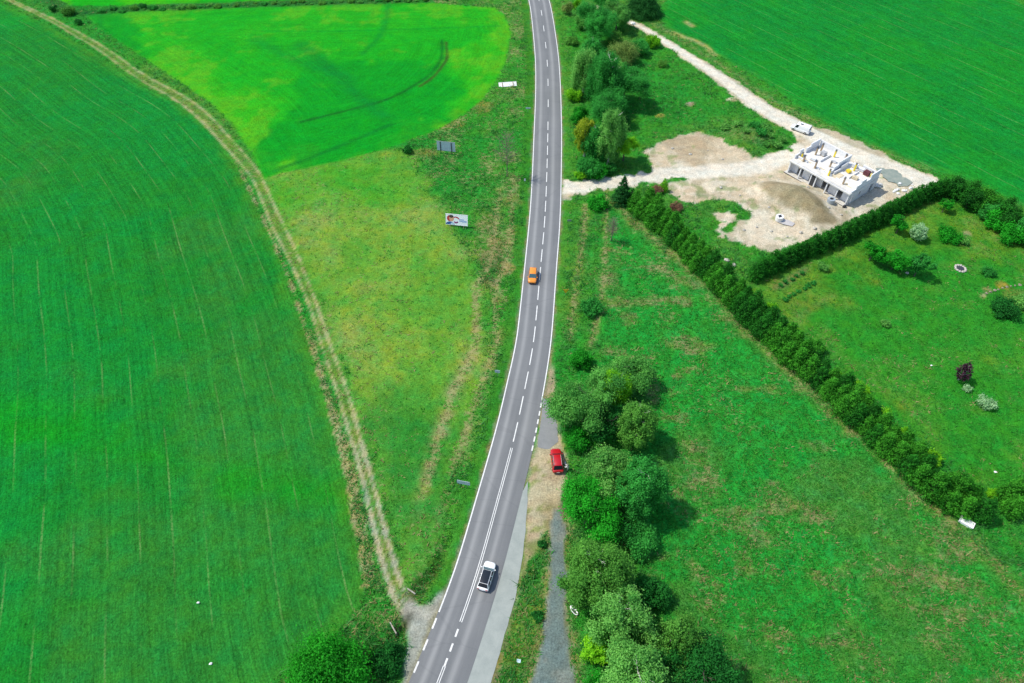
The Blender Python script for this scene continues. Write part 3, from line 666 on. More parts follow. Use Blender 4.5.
# ------------------------------------------------------------------ grass and weeds standing on the ground
def gz_at(x, y):
    i = int(round((y - gy[0]) / STEP)); j = int(round((x - gx[0]) / STEP))
    if 0 <= i < H_ and 0 <= j < W_: return float(gz[i, j])
    return 0.0
def tufts(name, n, keep, cols, hmin, hmax, blades=5, spread=0.28, seed=1):
    rg = np.random.default_rng(seed)
    # more per square metre where it stands nearer to the road bend, less far away
    fy = rg.random(n); Y = 20 + (fy ** 1.35) * 225; X = (rg.random(n) * 2 - 1) * (Y * 0.6 + 64)
    i = np.clip(np.round((Y - gy[0]) / STEP).astype(int), 0, H_ - 1); j = np.clip(np.round((X - gx[0]) / STEP).astype(int), 0, W_ - 1)
    ok = keep(i, j, X, Y, rg) & (np.abs(X) < 230)
    X, Y, i, j = X[ok], Y[ok], i[ok], j[ok]; Z = gz[i, j]; n = len(X)
    V = np.zeros((n, blades, 3, 3)); var = np.zeros((n, blades, 3))
    base = np.stack([X, Y, Z - 0.03], -1)[:, None]
    for k in range(blades):
        off = rg.normal(0, spread * 0.5, (n, 2)); ang = rg.random(n) * 6.283; wd = rg.uniform(0.06, 0.13, n); h = rg.uniform(hmin, hmax, n); lean = rg.normal(0, 0.95, (n, 2)) * h[:, None]
        p = base[:, 0].copy(); p[:, :2] += off
        dx = np.stack([np.cos(ang) * wd, np.sin(ang) * wd, 0 * wd], -1)
        V[:, k, 0] = p - dx; V[:, k, 1] = p + dx; tip = p.copy(); tip[:, :2] += lean; tip[:, 2] += h; V[:, k, 2] = tip
    tv = rg.random(n); var[:] = np.clip(tv[:, None, None] * 0.7 + rg.random((n, blades, 1)) * 0.3, 0, 1)
    V = V.reshape(-1, 3); Q = np.arange(len(V)).reshape(-1, 3)
    me = fast_mesh(name, V, Q); attr(me, 'leafvar', 'FLOAT', var.ravel())
    return tag(link(name, me, leaf_mat(name, *cols, trans=0.45, k=1.6)), kind='stuff')
IN = IN_ROAD(GX, GY)
clear = IN < -0.5
dRl_g = d_path(GX, GY, ROAD_L, 4)[0]; dRr_g = d_path(GX, GY, ROAD_R, 4)[0]
far_road = np.minimum(dRl_g, dRr_g) > 1.6
tufts('meadow_grass', 190000, lambda i, j, X, Y, r: clear[i, j] & far_road[i, j] & (gsoil[i, j] < 0.2) & (np.isin(gkind[i, j], (0, 4)) | (np.isin(gkind[i, j], (3, 5)) & (r.random(len(X)) < np.where(gkind[i, j] == 3, 0.12, 0.45)))), (C4(28, 128, 38), C4(92, 176, 66)), 0.12, 0.36, 4, 0.3, 2)
tufts('dry_grass', 230000, lambda i, j, X, Y, r: clear[i, j] & far_road[i, j] & (gsoil[i, j] < 0.3) & (r.random(len(X)) < np.clip(gstraw[i, j] - 0.22, 0, 1) * 0.75), (C4(120, 122, 66), C4(186, 180, 124)), 0.12, 0.38, 4, 0.4, 3)

tufts('roadside_weeds', 60000, lambda i, j, X, Y, r: clear[i, j] & far_road[i, j] & (gsoil[i, j] < 0.2) & (gkind[i, j] == 0) & (r.random(len(X)) < np.clip((fbm(X, Y, 5, 61) - 0.45) * 7, 0.05, 1)), (C4(18, 104, 36), C4(96, 172, 84)), 0.25, 0.75, 7, 0.6, 4)

# ------------------------------------------------------------------ plants
def leaf_cloud(clumps, n, size, rg, up=0.35, droop=0.0, flat=0.0):
    """many small leaf faces spread through clumps; clumps: (centre, radii, shade)"""
    vol = np.array([c[1][0] * c[1][1] * c[1][2] for c in clumps]) ** 0.75; vol /= vol.sum()
    V = []; var = []
    for (c, r, sh), f in zip(clumps, vol):
        k = max(8, int(n * f)); d = rg.normal(size=(k, 3)); d /= np.linalg.norm(d, axis=1)[:, None]
        rad = np.minimum(np.abs(rg.normal(0.55, 0.36, k)), 1.5)
        p = np.array(c) + d * rad[:, None] * np.array(r); p[:, 2] -= droop * (1 - d[:, 2]) * rg.random(k)
        nrm = d * 0.8 + rg.normal(size=(k, 3)) * 0.55; nrm[:, 2] += up; nrm /= np.linalg.norm(nrm, axis=1)[:, None]
        a = np.cross(nrm, rg.normal(size=(k, 3))); a /= np.linalg.norm(a, axis=1)[:, None] + 1e-9; b_ = np.cross(nrm, a)
        s = size * rg.uniform(0.55, 1.35, k)[:, None]
        q = np.stack([p - a * s, p - b_ * s * 0.62, p + a * s, p + b_ * s * 0.62], 1)
        V.append(q); var.append(np.repeat(np.clip(sh + rg.normal(0, 0.2, k), 0, 1), 4))
    V = np.concatenate(V).reshape(-1, 3); var = np.concatenate(var)
    V[:, :2] += rg.normal(0, size * 0.5, (len(V) // 4, 2)).repeat(4, 0); V[:, 2] = np.maximum(V[:, 2], 0.02)
    return V, var
def cloud_mesh(name, V, var):
    me = fast_mesh(name, V, np.arange(len(V)).reshape(-1, 4)); attr(me, 'leafvar', 'FLOAT', var); return me
def limbs(rg, h, cw, base_r, n, start=0.3, top=0.9, lift=0.5):
    mb = MB(); bend = rg.normal(0, 0.02 * h, (2,))
    pts = [(bend[0] * f * f * 2, bend[1] * f * f * 2, h * f) for f in (-0.02, 0.15, 0.4, 0.65, top)]
    mb.tube(pts, [base_r * 1.25, base_r, base_r * 0.75, base_r * 0.45, base_r * 0.15], 7)
    for k in range(n):
        f = start + (top - start) * (k + rg.random()) / n; a = k * 2.4 + rg.random(); ln = cw * (0.20 + 0.10 * rg.random()) * (1.15 - 0.8 * (f - start))
        p0 = Vector((bend[0] * f * f * 2, bend[1] * f * f * 2, h * f)); d = Vector((math.cos(a), math.sin(a), lift))
        p1 = p0 + d * ln * 0.5; p2 = p0 + d * ln + Vector((0, 0, ln * 0.15)); rr = base_r * (0.5 - 0.3 * f)
        mb.tube([p0, p1, p2], [rr, rr * 0.65, rr * 0.2], 5)
        for j in range(2):
            a2 = a + (j - 0.5) * 1.3; q = p1 + Vector((math.cos(a2), math.sin(a2), lift + 0.25)) * ln * 0.4
            mb.tube([p1, p1.lerp(q, .5), q], [rr * 0.55, rr * 0.35, rr * 0.12], 4)
    return mb
# prototypes are a metre high and a metre across at most, made at true size then placed without stretching
def crown_clumps(rg, h, w_, z0, n, kind):
    cl = []
    hz = h - z0
    for k in range(n):
        sh = 0.15 + 0.75 * rg.random()
        if kind == 'round':
            if k == 0: lobes = [(rg.normal(0, w_ * 0.15), rg.normal(0, w_ * 0.15), z0 + hz * rg.uniform(0.35, 0.72), w_ * rg.uniform(0.22, 0.34)) for _ in range(6)]
            lx, ly, lz, lr = lobes[k % 6]; d = rg.normal(size=3); d /= np.linalg.norm(d); d[2] = d[2] * 0.8 + 0.2
            f = 0.55 + 0.5 * rg.random(); c = (lx + d[0] * lr * f, ly + d[1] * lr * f, min(h * 1.02, max(z0, lz + d[2] * min(lr, hz * 0.34) * f)))
            r = w_ * rg.uniform(0.07, 0.17); cl.append((c, (r, r, r * 0.8), sh))
        elif kind == 'birch':
            f = (k + 0.5) / n; zz = z0 + hz * (0.08 + 0.86 * f); ring = w_ / 2 * (0.75 * math.sin(math.pi * (0.18 + 0.72 * f)) + 0.1)
            a = k * 2.399 + rg.random() * 0.8; rr_ = ring * math.sqrt(rg.random()) * 1.0; r = w_ * rg.uniform(0.055, 0.14)
            cl.append(((rr_ * math.cos(a), rr_ * math.sin(a), zz), (r, r, r * 1.25), sh))
        elif kind == 'cone':
            f = (k + 0.5) / n; zz = z0 + hz * f * 0.97; ring = w_ / 2 * (1 - f) ** 0.8 * 0.72; a = k * 2.399
            r = w_ * (0.05 + 0.15 * (1 - f)); cl.append(((ring * math.cos(a), ring * math.sin(a), zz), (r, r, max(r * 0.6, hz * 0.05)), sh))
        elif kind == 'shrub':
            a = k * 2.399 + rg.random(); rr_ = w_ / 2 * math.sqrt(rg.random()) * 0.72; zz = h * (0.28 + 0.55 * rg.random() * (1 - (rr_ / (w_ / 2)) ** 2 * 0.6)); r = w_ * rg.uniform(0.10, 0.19)
            cl.append(((rr_ * math.cos(a), rr_ * math.sin(a), zz), (r, r, r * 1.05), sh))
        elif kind == 'column':
            f = (k + 0.5) / n; zz = h * (0.06 + 0.90 * f); ring = w_ / 2 * (0.66 if f < 0.4 else 0.66 * (1 - (f - 0.4) * 1.45)); a = k * 2.399; r = w_ * (0.10 + 0.12 * (1 - f)) * rg.uniform(0.8, 1.2)
            cl.append(((ring * math.cos(a), ring * math.sin(a), zz), (r, r, r * 1.3), sh))
    if kind == 'round': cl.append(((0, 0, z0 + hz * 0.52), (w_ * 0.24, w_ * 0.24, hz * 0.26), 0.3))
    if kind == 'birch': cl.append(((0, 0, z0 + hz * 0.5), (w_ * 0.13, w_ * 0.13, hz * 0.38), 0.3))
    if kind == 'cone': cl.append(((0, 0, z0 + hz * 0.95), (w_ * 0.05, w_ * 0.05, hz * 0.08), 0.6)); cl.append(((0, 0, z0 + hz * 0.35), (w_ * 0.24, w_ * 0.24, hz * 0.35), 0.3))
    if kind in ('shrub', 'column'): cl.append(((0, 0, h * 0.45), (w_ * 0.26, w_ * 0.26, h * (0.36 if kind == 'shrub' else 0.33)), 0.4))
    return cl
_seed = [100]
def tree(name, loc, h, w_, kind, leafm, label, cat='tree', group=None, n=None, clumps=None, leaf=0.17, trunk=None, z0=None, up=0.35, stems=1, rz=None):
    _seed[0] += 1; rg = np.random.default_rng(_seed[0])
    if kind in ('round', 'birch') and h > 5: w_ = w_ * 1.2; h = h * 1.06
    elif kind == 'shrub': w_ = w_ * 1.12
    z0_ = h * {'round': 0.16, 'birch': 0.14, 'cone': 0.05, 'shrub': 0.0, 'column': 0.0}[kind] if z0 is None else z0
    ncl = clumps or {'round': 62, 'birch': 80, 'cone': 44, 'shrub': 22 if w_ < 9 else 75, 'column': 30}[kind]
    nl = n or int(min(46000, {'round': 290, 'birch': 170, 'cone': 170, 'shrub': 190, 'column': 210}[kind] * w_ * w_ * (1 + 0.12 * h)))
    V, var = leaf_cloud(crown_clumps(rg, h, w_, z0_, ncl, kind), nl, leaf, rg, up, droop=w_ * 0.06 if kind == 'birch' else 0.0)
    root = empty(name, (loc[0], loc[1], gz_at(*loc)), rg.random() * 6.28 if rz is None else rz, label, cat, group)
    link('crown', cloud_mesh('crown', V, var), leafm, root)
    tm = M['birch_bark'] if kind == 'birch' else M['bark']
    if trunk is not None: tm = trunk
    if kind in ('shrub', 'column'):
        mb = MB()
        for k in range(4):
            a = k * 1.57 + rg.random(); mb.tube([(0.06 * math.cos(a), 0.06 * math.sin(a), -0.1), (w_ * 0.12 * math.cos(a), w_ * 0.12 * math.sin(a), h * 0.35), (w_ * 0.22 * math.cos(a), w_ * 0.22 * math.sin(a), h * 0.72)], [0.05, 0.035, 0.01], 5)
        mb.build('stem', tm, root)
    else:
        limbs(rg, h, w_, 0.02 * h + 0.03, {'round': 9, 'birch': 14, 'cone': 6}[kind], 0.25, 0.92, 0.6 if kind != 'cone' else 0.0).build('trunk', tm, root)
    return root
def copy_thing(root, loc, rz, scale=1.0, leafm=None, label=None, group=None):
    r = root.copy(); col.objects.link(r); r.location = loc; r.rotation_euler = (0, 0, rz); r.scale = (scale,) * 3
    if label: r['label'] = label
    if group: r['group'] = group
    for ch in root.children:
        c = ch.copy(); col.objects.link(c); c.parent = r
        if leafm and ch.name.startswith('crown'):
            c.material_slots[0].link = 'OBJECT'; c.material_slots[0].material = leafm
    return r

K = 0.93
LM = {
 'vivid': leaf_mat('vivid_leaves', C4(14, 84, 16), C4(44, 156, 36)),
 'crown_green': leaf_mat('crown_green_leaves', C4(14, 84, 14), C4(44, 150, 34)),
 'green': leaf_mat('green_leaves', C4(16, 86, 28), C4(62, 152, 62)),
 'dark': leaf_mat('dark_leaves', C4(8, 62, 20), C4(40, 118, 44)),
 'birch': leaf_mat('birch_leaves', C4(36, 100, 38), C4(102, 166, 74)),
 'grey': leaf_mat('grey_green_leaves', C4(44, 108, 40), C4(116, 172, 82)),
 'olive': leaf_mat('olive_leaves', C4(36, 92, 28), C4(92, 148, 58)),
 'lime': leaf_mat('lime_leaves', C4(46, 118, 12), C4(122, 180, 34)),
 'amber': leaf_mat('amber_leaves', C4(84, 116, 18), C4(150, 160, 44)),
 'hedge': leaf_mat('hedge_leaves', C4(14, 78, 14), C4(74, 152, 42)),
 'thuja': leaf_mat('thuja_leaves', C4(8, 58, 16), C4(46, 124, 34)),
 'spruce': leaf_mat('spruce_needles', C4(8, 56, 24), C4(44, 108, 46)),
 'purple': leaf_mat('purple_leaves', C4(34, 20, 30), C4(82, 46, 66)),
 'pale': leaf_mat('pale_leaves', C4(90, 140, 84), C4(160, 186, 146)),
 'brown': leaf_mat('brown_leaves', C4(70, 110, 46), C4(134, 150, 80)),
 'red': leaf_mat('red_leaves', C4(84, 66, 52), C4(136, 104, 84)),
}
TREES = [
 # px, py of the foot, height, width, kind, leaves, name, label
 (331, 688, 8.2, 11.2, 'shrub', 'crown_green', 'broadleaf_tree', 'big vivid green round tree at the bottom edge beside the cart track mouth'),
 (388, 662, 2.6, 4.6, 'shrub', 'dark', 'bush', 'dark green bush over the ditch, right of the big vivid tree'),
 (581, 364, 3.4, 4.4, 'shrub', 'vivid', 'bush', 'small round green bush at the roadside, first at the top of the lower tree row'),
 (620, 386, 5.5, 8.0, 'round', 'birch', 'broadleaf_tree', 'pale grey green wide tree behind the yellow green tree by the bend'),
 (583, 420, 8.0, 8.8, 'round', 'birch', 'broadleaf_tree', 'tall grey green tree nearest to the road bend, left of the yellow green tree'),
 (611, 404, 7.5, 6.0, 'birch', 'lime', 'broadleaf_tree', 'yellow green tree between two grey green trees by the road bend'),
 (634, 442, 9.0, 6.6, 'birch', 'olive', 'birch_tree', 'olive green weeping birch at the meadow edge, up from the red car'),
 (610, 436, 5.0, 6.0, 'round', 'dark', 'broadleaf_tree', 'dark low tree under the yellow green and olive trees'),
 (576, 445, 3.6, 4.6, 'shrub', 'vivid', 'bush', 'bright green bush beside the lay-by, just above the red car'),
 (602, 480, 6.5, 8.0, 'round', 'grey', 'broadleaf_tree', 'loose grey green tree right of the red car'),
 (601, 484, 3.6, 3.0, 'shrub', 'lime', 'bush', 'small yellow green bush among the grey green leaves right of the red car'),
 (636, 506, 10.5, 7.6, 'birch', 'green', 'birch_tree', 'tall dark weeping birch behind the vivid round tree, on the meadow edge'),
 (585, 524, 6.2, 8.4, 'round', 'vivid', 'broadleaf_tree', 'vivid green round tree just below the red car'),
 (592, 590, 9.0, 9.6, 'birch', 'olive', 'birch_tree', 'olive birch with bare white branches beside the gravel path'),
 (617, 632, 9.0, 8.4, 'birch', 'grey', 'birch_tree', 'grey green birch just below the olive birch with white branches'),
 (594, 655, 4.2, 3.8, 'shrub', 'lime', 'bush', 'bright lime green bush beside the gravel path'),
 (627, 690, 10.0, 9.0, 'birch', 'grey', 'birch_tree', 'large grey green birch at the bottom, right of the lime green bush'),
 (673, 650, 8.0, 5.8, 'birch', 'olive', 'birch_tree', 'olive tree on the meadow side of the lowest birches'),
 (693, 690, 8.0, 8.0, 'round', 'dark', 'broadleaf_tree', 'dark green tree in the lower right end of the row'),
 (655, 705, 6.0, 9.0, 'round', 'birch', 'broadleaf_tree', 'pale green crown cut by the bottom edge between birch and dark tree'),
 (604, 692, 2.6, 5.0, 'shrub', 'vivid', 'bush', 'low bright green bush at the bottom edge beside the gravel path'),
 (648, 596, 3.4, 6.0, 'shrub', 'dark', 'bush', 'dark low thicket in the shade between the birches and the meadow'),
 (638, 545, 3.0, 6.5, 'shrub', 'green', 'bush', 'green thicket on the meadow side behind the vivid round tree'),
 (660, 672, 4.5, 5.0, 'round', 'green', 'broadleaf_tree', 'small mid green tree between the large birch and the olive tree'),
 # upper row
 (567, 14, 4.0, 4.0, 'shrub', 'brown', 'bush', 'brownish bush close to the road at the top edge'),
 (577, 12, 4.5, 4.0, 'shrub', 'lime', 'bush', 'light green bush beside the brownish bush at the top edge'),
 (598, 46, 11.0, 11.0, 'round', 'green', 'broadleaf_tree', 'large green tree near the top, nearest to the road there'),
 (602, 14, 9.0, 11.0, 'round', 'green', 'broadleaf_tree', 'green tree cut by the top edge behind the large roadside tree'),
 (642, 14, 9.0, 13.0, 'cone', 'spruce', 'conifer_tree', 'very dark conifer at the top edge by the end of the site road'),
 (622, 62, 5.5, 9.0, 'shrub', 'brown', 'bush', 'brown twiggy thicket right of the upper tree row'),
 (614, 44, 4.0, 5.5, 'shrub', 'olive', 'bush', 'olive bush on the upper left side of the brown thicket'),
 (640, 54, 4.0, 6.0, 'shrub', 'green', 'bush', 'green bush between the brown thicket and the site road'),
 (652, 46, 3.0, 5.0, 'shrub', 'lime', 'bush', 'yellow green bush beside the bend of the site road'),
 (662, 66, 1.6, 3.4, 'shrub', 'olive', 'bush', 'lone low bush in the grass below the site road'),
 (583, 92, 10.5, 8.5, 'birch', 'grey', 'birch_tree', 'grey green birch on the road side of the upper row'),
 (603, 104, 13.0, 11.5, 'birch', 'green', 'birch_tree', 'tallest green birch in the middle of the upper row'),
 (623, 102, 7.5, 9.0, 'round', 'green', 'broadleaf_tree', 'mid green tree right of the tallest birch in the upper row'),
 (603, 124, 8.0, 9.5, 'round', 'green', 'broadleaf_tree', 'round green tree below the tallest birch, above the poplar'),
 (579, 122, 4.5, 5.0, 'shrub', 'vivid', 'bush', 'bright green bush above the amber tree at the roadside'),
 (584, 156, 9.5, 5.4, 'birch', 'amber', 'broadleaf_tree', 'narrow amber yellow tree at the roadside in the upper row'),
 (594, 160, 8.5, 6.5, 'birch', 'green', 'birch_tree', 'green birch between the amber tree and the poplar'),
 (608, 165, 14.0, 7.0, 'birch', 'grey', 'poplar_tree', 'tall narrow grey green poplar near the site entrance'),
 (623, 161, 6.5, 4.8, 'round', 'lime', 'young_tree', 'small lime green tree with a bare thin trunk near the site entrance'),
 (588, 175, 4.5, 6.8, 'shrub', 'green', 'bush', 'green bush at the corner of the road and the site entrance'),
 (580, 178, 2.0, 3.0, 'shrub', 'lime', 'bush', 'small lime bush beside the road at the site entrance'),
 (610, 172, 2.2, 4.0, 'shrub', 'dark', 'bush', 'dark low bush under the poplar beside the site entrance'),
 (590, 70, 8.0, 7.0, 'birch', 'green', 'birch_tree', 'green birch between the large top tree and the grey green birch'),
 (585, 28, 7.0, 7.0, 'birch', 'birch', 'birch_tree', 'pale green birch nearest to the road by the large top tree'),
 (616, 30, 7.5, 8.0, 'round', 'birch', 'broadleaf_tree', 'pale green tree right of the large top tree, above the brown thicket'),
 (632, 84, 4.0, 7.5, 'shrub', 'green', 'bush', 'wide green bush below the brown thicket at the grass edge'),
 (606, 84, 5.5, 8.0, 'round', 'birch', 'broadleaf_tree', 'pale green tree behind the tallest birch of the upper row'),
 (574, 100, 3.2, 4.6, 'shrub', 'lime', 'bush', 'light green bush at the road side of the grey green birch'),
 (618, 126, 3.6, 6.0, 'shrub', 'dark', 'bush', 'dark green bush in the shade right of the poplar top'),
 (572, 44, 2.0, 4.0, 'shrub', 'olive', 'bush', 'low olive bush on the verge left of the large top tree'),
 (598, 176, 3.0, 5.0, 'shrub', 'vivid', 'bush', 'bright bush at the foot of the poplar beside the site entrance'),
 # hedge head and verge
 (621, 203, 7.5, 5.0, 'cone', 'spruce', 'conifer_tree', 'spruce with pointed top at the head of the long hedge'),
 (631, 204, 4.5, 3.2, 'cone', 'thuja', 'conifer_tree', 'small dark conifer beside the pointed spruce'),
 (597, 207, 2.0, 5.0, 'shrub', 'vivid', 'bush', 'low bright bush on the verge below the site entrance'),
 (591, 311, 2.6, 4.6, 'shrub', 'green', 'bush', 'single dark green bush on the right verge, level with the orange car'),
 (657, 193, 2.0, 3.0, 'shrub', 'red', 'bush', 'reddish low bush beside the yard, behind the hedge head'),
 (663, 191, 3.6, 2.4, 'column', 'lime', 'bush', 'upright lime green shrub between two reddish bushes'),
 (675, 209, 1.4, 3.4, 'shrub', 'red', 'bush', 'rusty red flat bush in the grass behind the hedge'),
 # garden
 (869, 261, 4.2, 4.6, 'round', 'vivid', 'fruit_tree', 'leftmost of three fruit trees standing together on the lawn'),
 (891, 270, 4.0, 5.4, 'round', 'vivid', 'fruit_tree', 'middle one of three fruit trees standing together on the lawn'),
 (914, 276, 4.6, 4.4, 'round', 'green', 'fruit_tree', 'rightmost and darkest of three fruit trees standing together on the lawn'),
 (896, 233, 4.6, 3.6, 'round', 'vivid', 'fruit_tree', 'single small tree in front of the dark hedge on the lawn'),
 (915, 239, 3.6, 4.2, 'birch', 'pale', 'fruit_tree', 'silvery pale tree between the small tree and the fern-like shrub'),
 (947, 239, 2.2, 5.0, 'shrub', 'vivid', 'bush', 'dense dome shaped shrub on the upper lawn'),
 (963, 243, 1.2, 3.0, 'shrub', 'grey', 'bush', 'low greyish plant right of the dome shaped shrub'),
 (958, 380, 4.2, 3.2, 'birch', 'purple', 'ornamental_tree', 'dark purple leaved small tree on the lawn'),
 (966, 390, 1.0, 1.7, 'shrub', 'pale', 'bush', 'tiny pale bush beside the purple tree'),
 (985, 406, 1.9, 3.2, 'shrub', 'pale', 'bush', 'round pale white green bush below the purple tree'),
 (1003, 313, 3.0, 5.6, 'shrub', 'dark', 'bush', 'dark green bush on the rockery at the right edge'),
 (1022, 304, 1.8, 4.0, 'shrub', 'grey', 'bush', 'greyish low bush at the right edge above the rockery'),
 (988, 274, 1.0, 3.2, 'shrub', 'green', 'bush', 'low green plant on the lawn above the rockery'),
 (942, 212, 3.2, 3.2, 'round', 'vivid', 'fruit_tree', 'bright small tree in the top corner of the garden'),
 (885, 324, 0.8, 2.2, 'shrub', 'grey', 'bush', 'small grey plant in the middle of the lawn'),
 (822, 269, 1.6, 2.6, 'shrub', 'grey', 'bush', 'grey green shrub at the end of the vegetable rows'),
 (408, 152, 1.6, 3.0, 'shrub', 'dark', 'bush', 'dark little bush at the corner of the bright crop field'),
 (54, 11, 1.6, 3.0, 'shrub', 'dark', 'bush', 'leftmost dark bush on the far ditch line beside the cart track'),
 (79, 24, 1.6, 2.8, 'shrub', 'dark', 'bush', 'dark bush beside the cart track below the far ditch corner'),
 (70, 14, 2.0, 4.4, 'shrub', 'olive', 'bush', 'olive bush at the far ditch corner'),
 (144, 8, 1.8, 2.6, 'shrub', 'dark', 'bush', 'single dark bush standing on the far ditch line'),
 (542, 545, 0.9, 1.6, 'shrub', 'dark', 'bush', 'small dark weed clump beside the sandy lay-by'),
 (564, 585, 1.4, 1.6, 'shrub', 'green', 'bush', 'small green bush at the left foot of the birch with white branches'),
 (537, 617, 0.8, 1.8, 'shrub', 'dark', 'bush', 'dark green weed clump between pavement and gravel path'),
]
for px, py, h, wd, kind, lm, nm, lab in TREES:
    cat = 'bush' if nm == 'bush' else 'tree'
    pr = 0.15
    if kind in ('round', 'birch') and h > 5: pr = 0.14
    if wd < 3.5: pr = 0.11
    tree(nm, P(px, py), h, wd, kind, LM[lm], lab, cat, leaf=pr)

def along(pl, s): 
    a = arclen(pl); return np.array([np.interp(s, a, pl[:, 0]), np.interp(s, a, pl[:, 1])])
def hedge(pts, spacing, protos, rows, lab, group, jitter=0.3, lm=None, smin=0.85, smax=1.15, off=0.0, seed=5):
    rr = random.Random(seed); pl = path(pts); a = arclen(pl)[-1]; s = 0.6; k = 0
    while s < a:
        p = along(pl, s); d = along(pl, min(s + 0.5, a)) - along(pl, max(s - 0.5, 0)); d /= np.linalg.norm(d); nn = np.array([-d[1], d[0]])
        side = (rows / 2) * (1 if k % 2 else -1) + off
        q = p + nn * (side + rr.uniform(-jitter, jitter))
        pt = protos[k % len(protos)]; sc = rr.uniform(smin, smax)
        loc = (q[0], q[1], gz_at(q[0], q[1]) - 0.02)
        if k < len(protos): o = pt; o.location = loc; o.scale = (sc,) * 3; o['label'] = lab; o['group'] = group
        else: copy_thing(pt, loc, rr.random() * 6.28, sc, (lm[rr.randrange(len(lm))] if lm else None), lab, group)
        s += spacing * rr.uniform(0.85, 1.15); k += 1
def protos(n, nm, h, wd, kind, lm, lab, group, leaf=0.15, **kw):
    return [tree(nm, (0, 60 + 2 * i), h * random.uniform(0.93, 1.07), wd, kind, LM[lm], lab, 'bush', group, leaf=leaf, **kw) for i in range(n)]
lab = 'pointed mid green conifer in the long slanting hedge between meadow and garden'; grp = 'conifers of the long slanting hedge'
hedge([(637, 207), (652, 219), (672, 238), (700, 266), (725, 292), (750, 317), (780, 345), (810, 374), (840, 401), (870, 430), (900, 460), (930, 490), (958, 504), (984, 510)], 1.12, protos(6, 'hedge_conifer', 5.7, 3.9, 'column', 'hedge', lab, grp, 0.12), 2.7, lab, grp, jitter=0.5, smin=0.75, smax=1.12, lm=[LM['hedge'], LM['hedge'], LM['thuja'], LM['hedge']])
lab = 'green conifer in the short hedge arm at the right edge below the garden'; grp = 'conifers of the short hedge arm at the right edge'
hedge([(1000, 509), (1016, 502), (1040, 492), (1070, 486)], 1.15, protos(4, 'hedge_conifer', 4.6, 3.5, 'column', 'hedge', lab, grp, 0.12), 1.8, lab, grp)
lab = 'dark green conifer in the clipped hedge between building yard and garden'; grp = 'conifers of the dark clipped hedge'
hedge([(752, 279), (775, 268), (800, 257), (830, 244), (860, 230), (890, 215), (915, 203), (940, 193)], 1.45, protos(5, 'hedge_conifer', 4.7, 3.5, 'column', 'thuja', lab, grp, 0.12), 0.6, lab, grp, jitter=0.15, smin=0.92, smax=1.08)
lab = 'tall green shrub in the loose hedge between garden and far field'; grp = 'shrubs of the loose hedge by the far field'
hedge([(948, 193), (965, 203), (985, 214), (1005, 226), (1026, 240), (1050, 256)], 2.2, protos(3, 'hedge_shrub', 5.0, 5.2, 'shrub', 'thuja', lab, grp, 0.15), 2.0, lab, grp, lm=[LM['thuja'], LM['hedge'], LM['green']])
tree('bush', P(1012, 240), 4.0, 6.6, 'shrub', LM['vivid'], 'large bright green bush bulging from the loose hedge at the right edge', 'bush')
tree('bush', P(992, 226), 3.4, 5.0, 'shrub', LM['vivid'], 'bright green bush in the middle of the loose hedge by the far field', 'bush')
lab = 'low yellow green shrub at the garden side foot of the long hedge'; grp = 'yellow green shrubs along the garden side of the long hedge'
hedge([(742, 296), (775, 318), (800, 338), (832, 370), (868, 402), (905, 440), (940, 470), (975, 495), (1005, 488)], 5.2, protos(3, 'low_shrub', 2.0, 3.0, 'shrub', 'lime', lab, grp, 0.13), 0.4, lab, grp, lm=[LM['lime'], LM['hedge'], LM['lime']], smin=0.6, smax=1.2)
lab = 'green scrub bush on the grassy spoil bank beside the site road'; grp = 'scrub bushes on the spoil bank'
hedge([(722, 131), (738, 134), (752, 140), (768, 147), (780, 146), (764, 134), (745, 128)], 2.6, protos(3, 'scrub_bush', 1.3, 2.6, 'shrub', 'grey', lab, grp, 0.13), 1.2, lab, grp, jitter=0.8, lm=[LM['grey'], LM['green'], LM['birch']], smin=0.6, smax=1.2)
lab = 'leafy vegetable plant in the rows in the garden corner'; grp = 'plants of the vegetable rows'
pv = protos(2, 'vegetable_plant', 0.7, 1.2, 'shrub', 'green', lab, grp, 0.09)
hedge([(778, 287), (806, 272)], 1.5, pv, 0.1, lab, grp, 0.1)
pv = protos(2, 'vegetable_plant', 0.7, 1.2, 'shrub', 'green', lab, grp, 0.09)
hedge([(783, 301), (818, 281)], 1.4, pv, 0.1, lab, grp, 0.1, seed=8)
lab = 'dark scrub bush on the overgrown far ditch above the bright crop field'; grp = 'scrub bushes along the far ditch'
hedge([(100, 12), (160, 8.5), (250, 5), (330, 2.5), (420, 0), (500, -4)], 3.0, protos(3, 'scrub_bush', 0.9, 3.6, 'shrub', 'green', lab, grp, 0.16), 0.6, lab, grp, jitter=1.2, lm=[LM['green'], LM['olive'], LM['birch']], smin=0.3, smax=0.9)

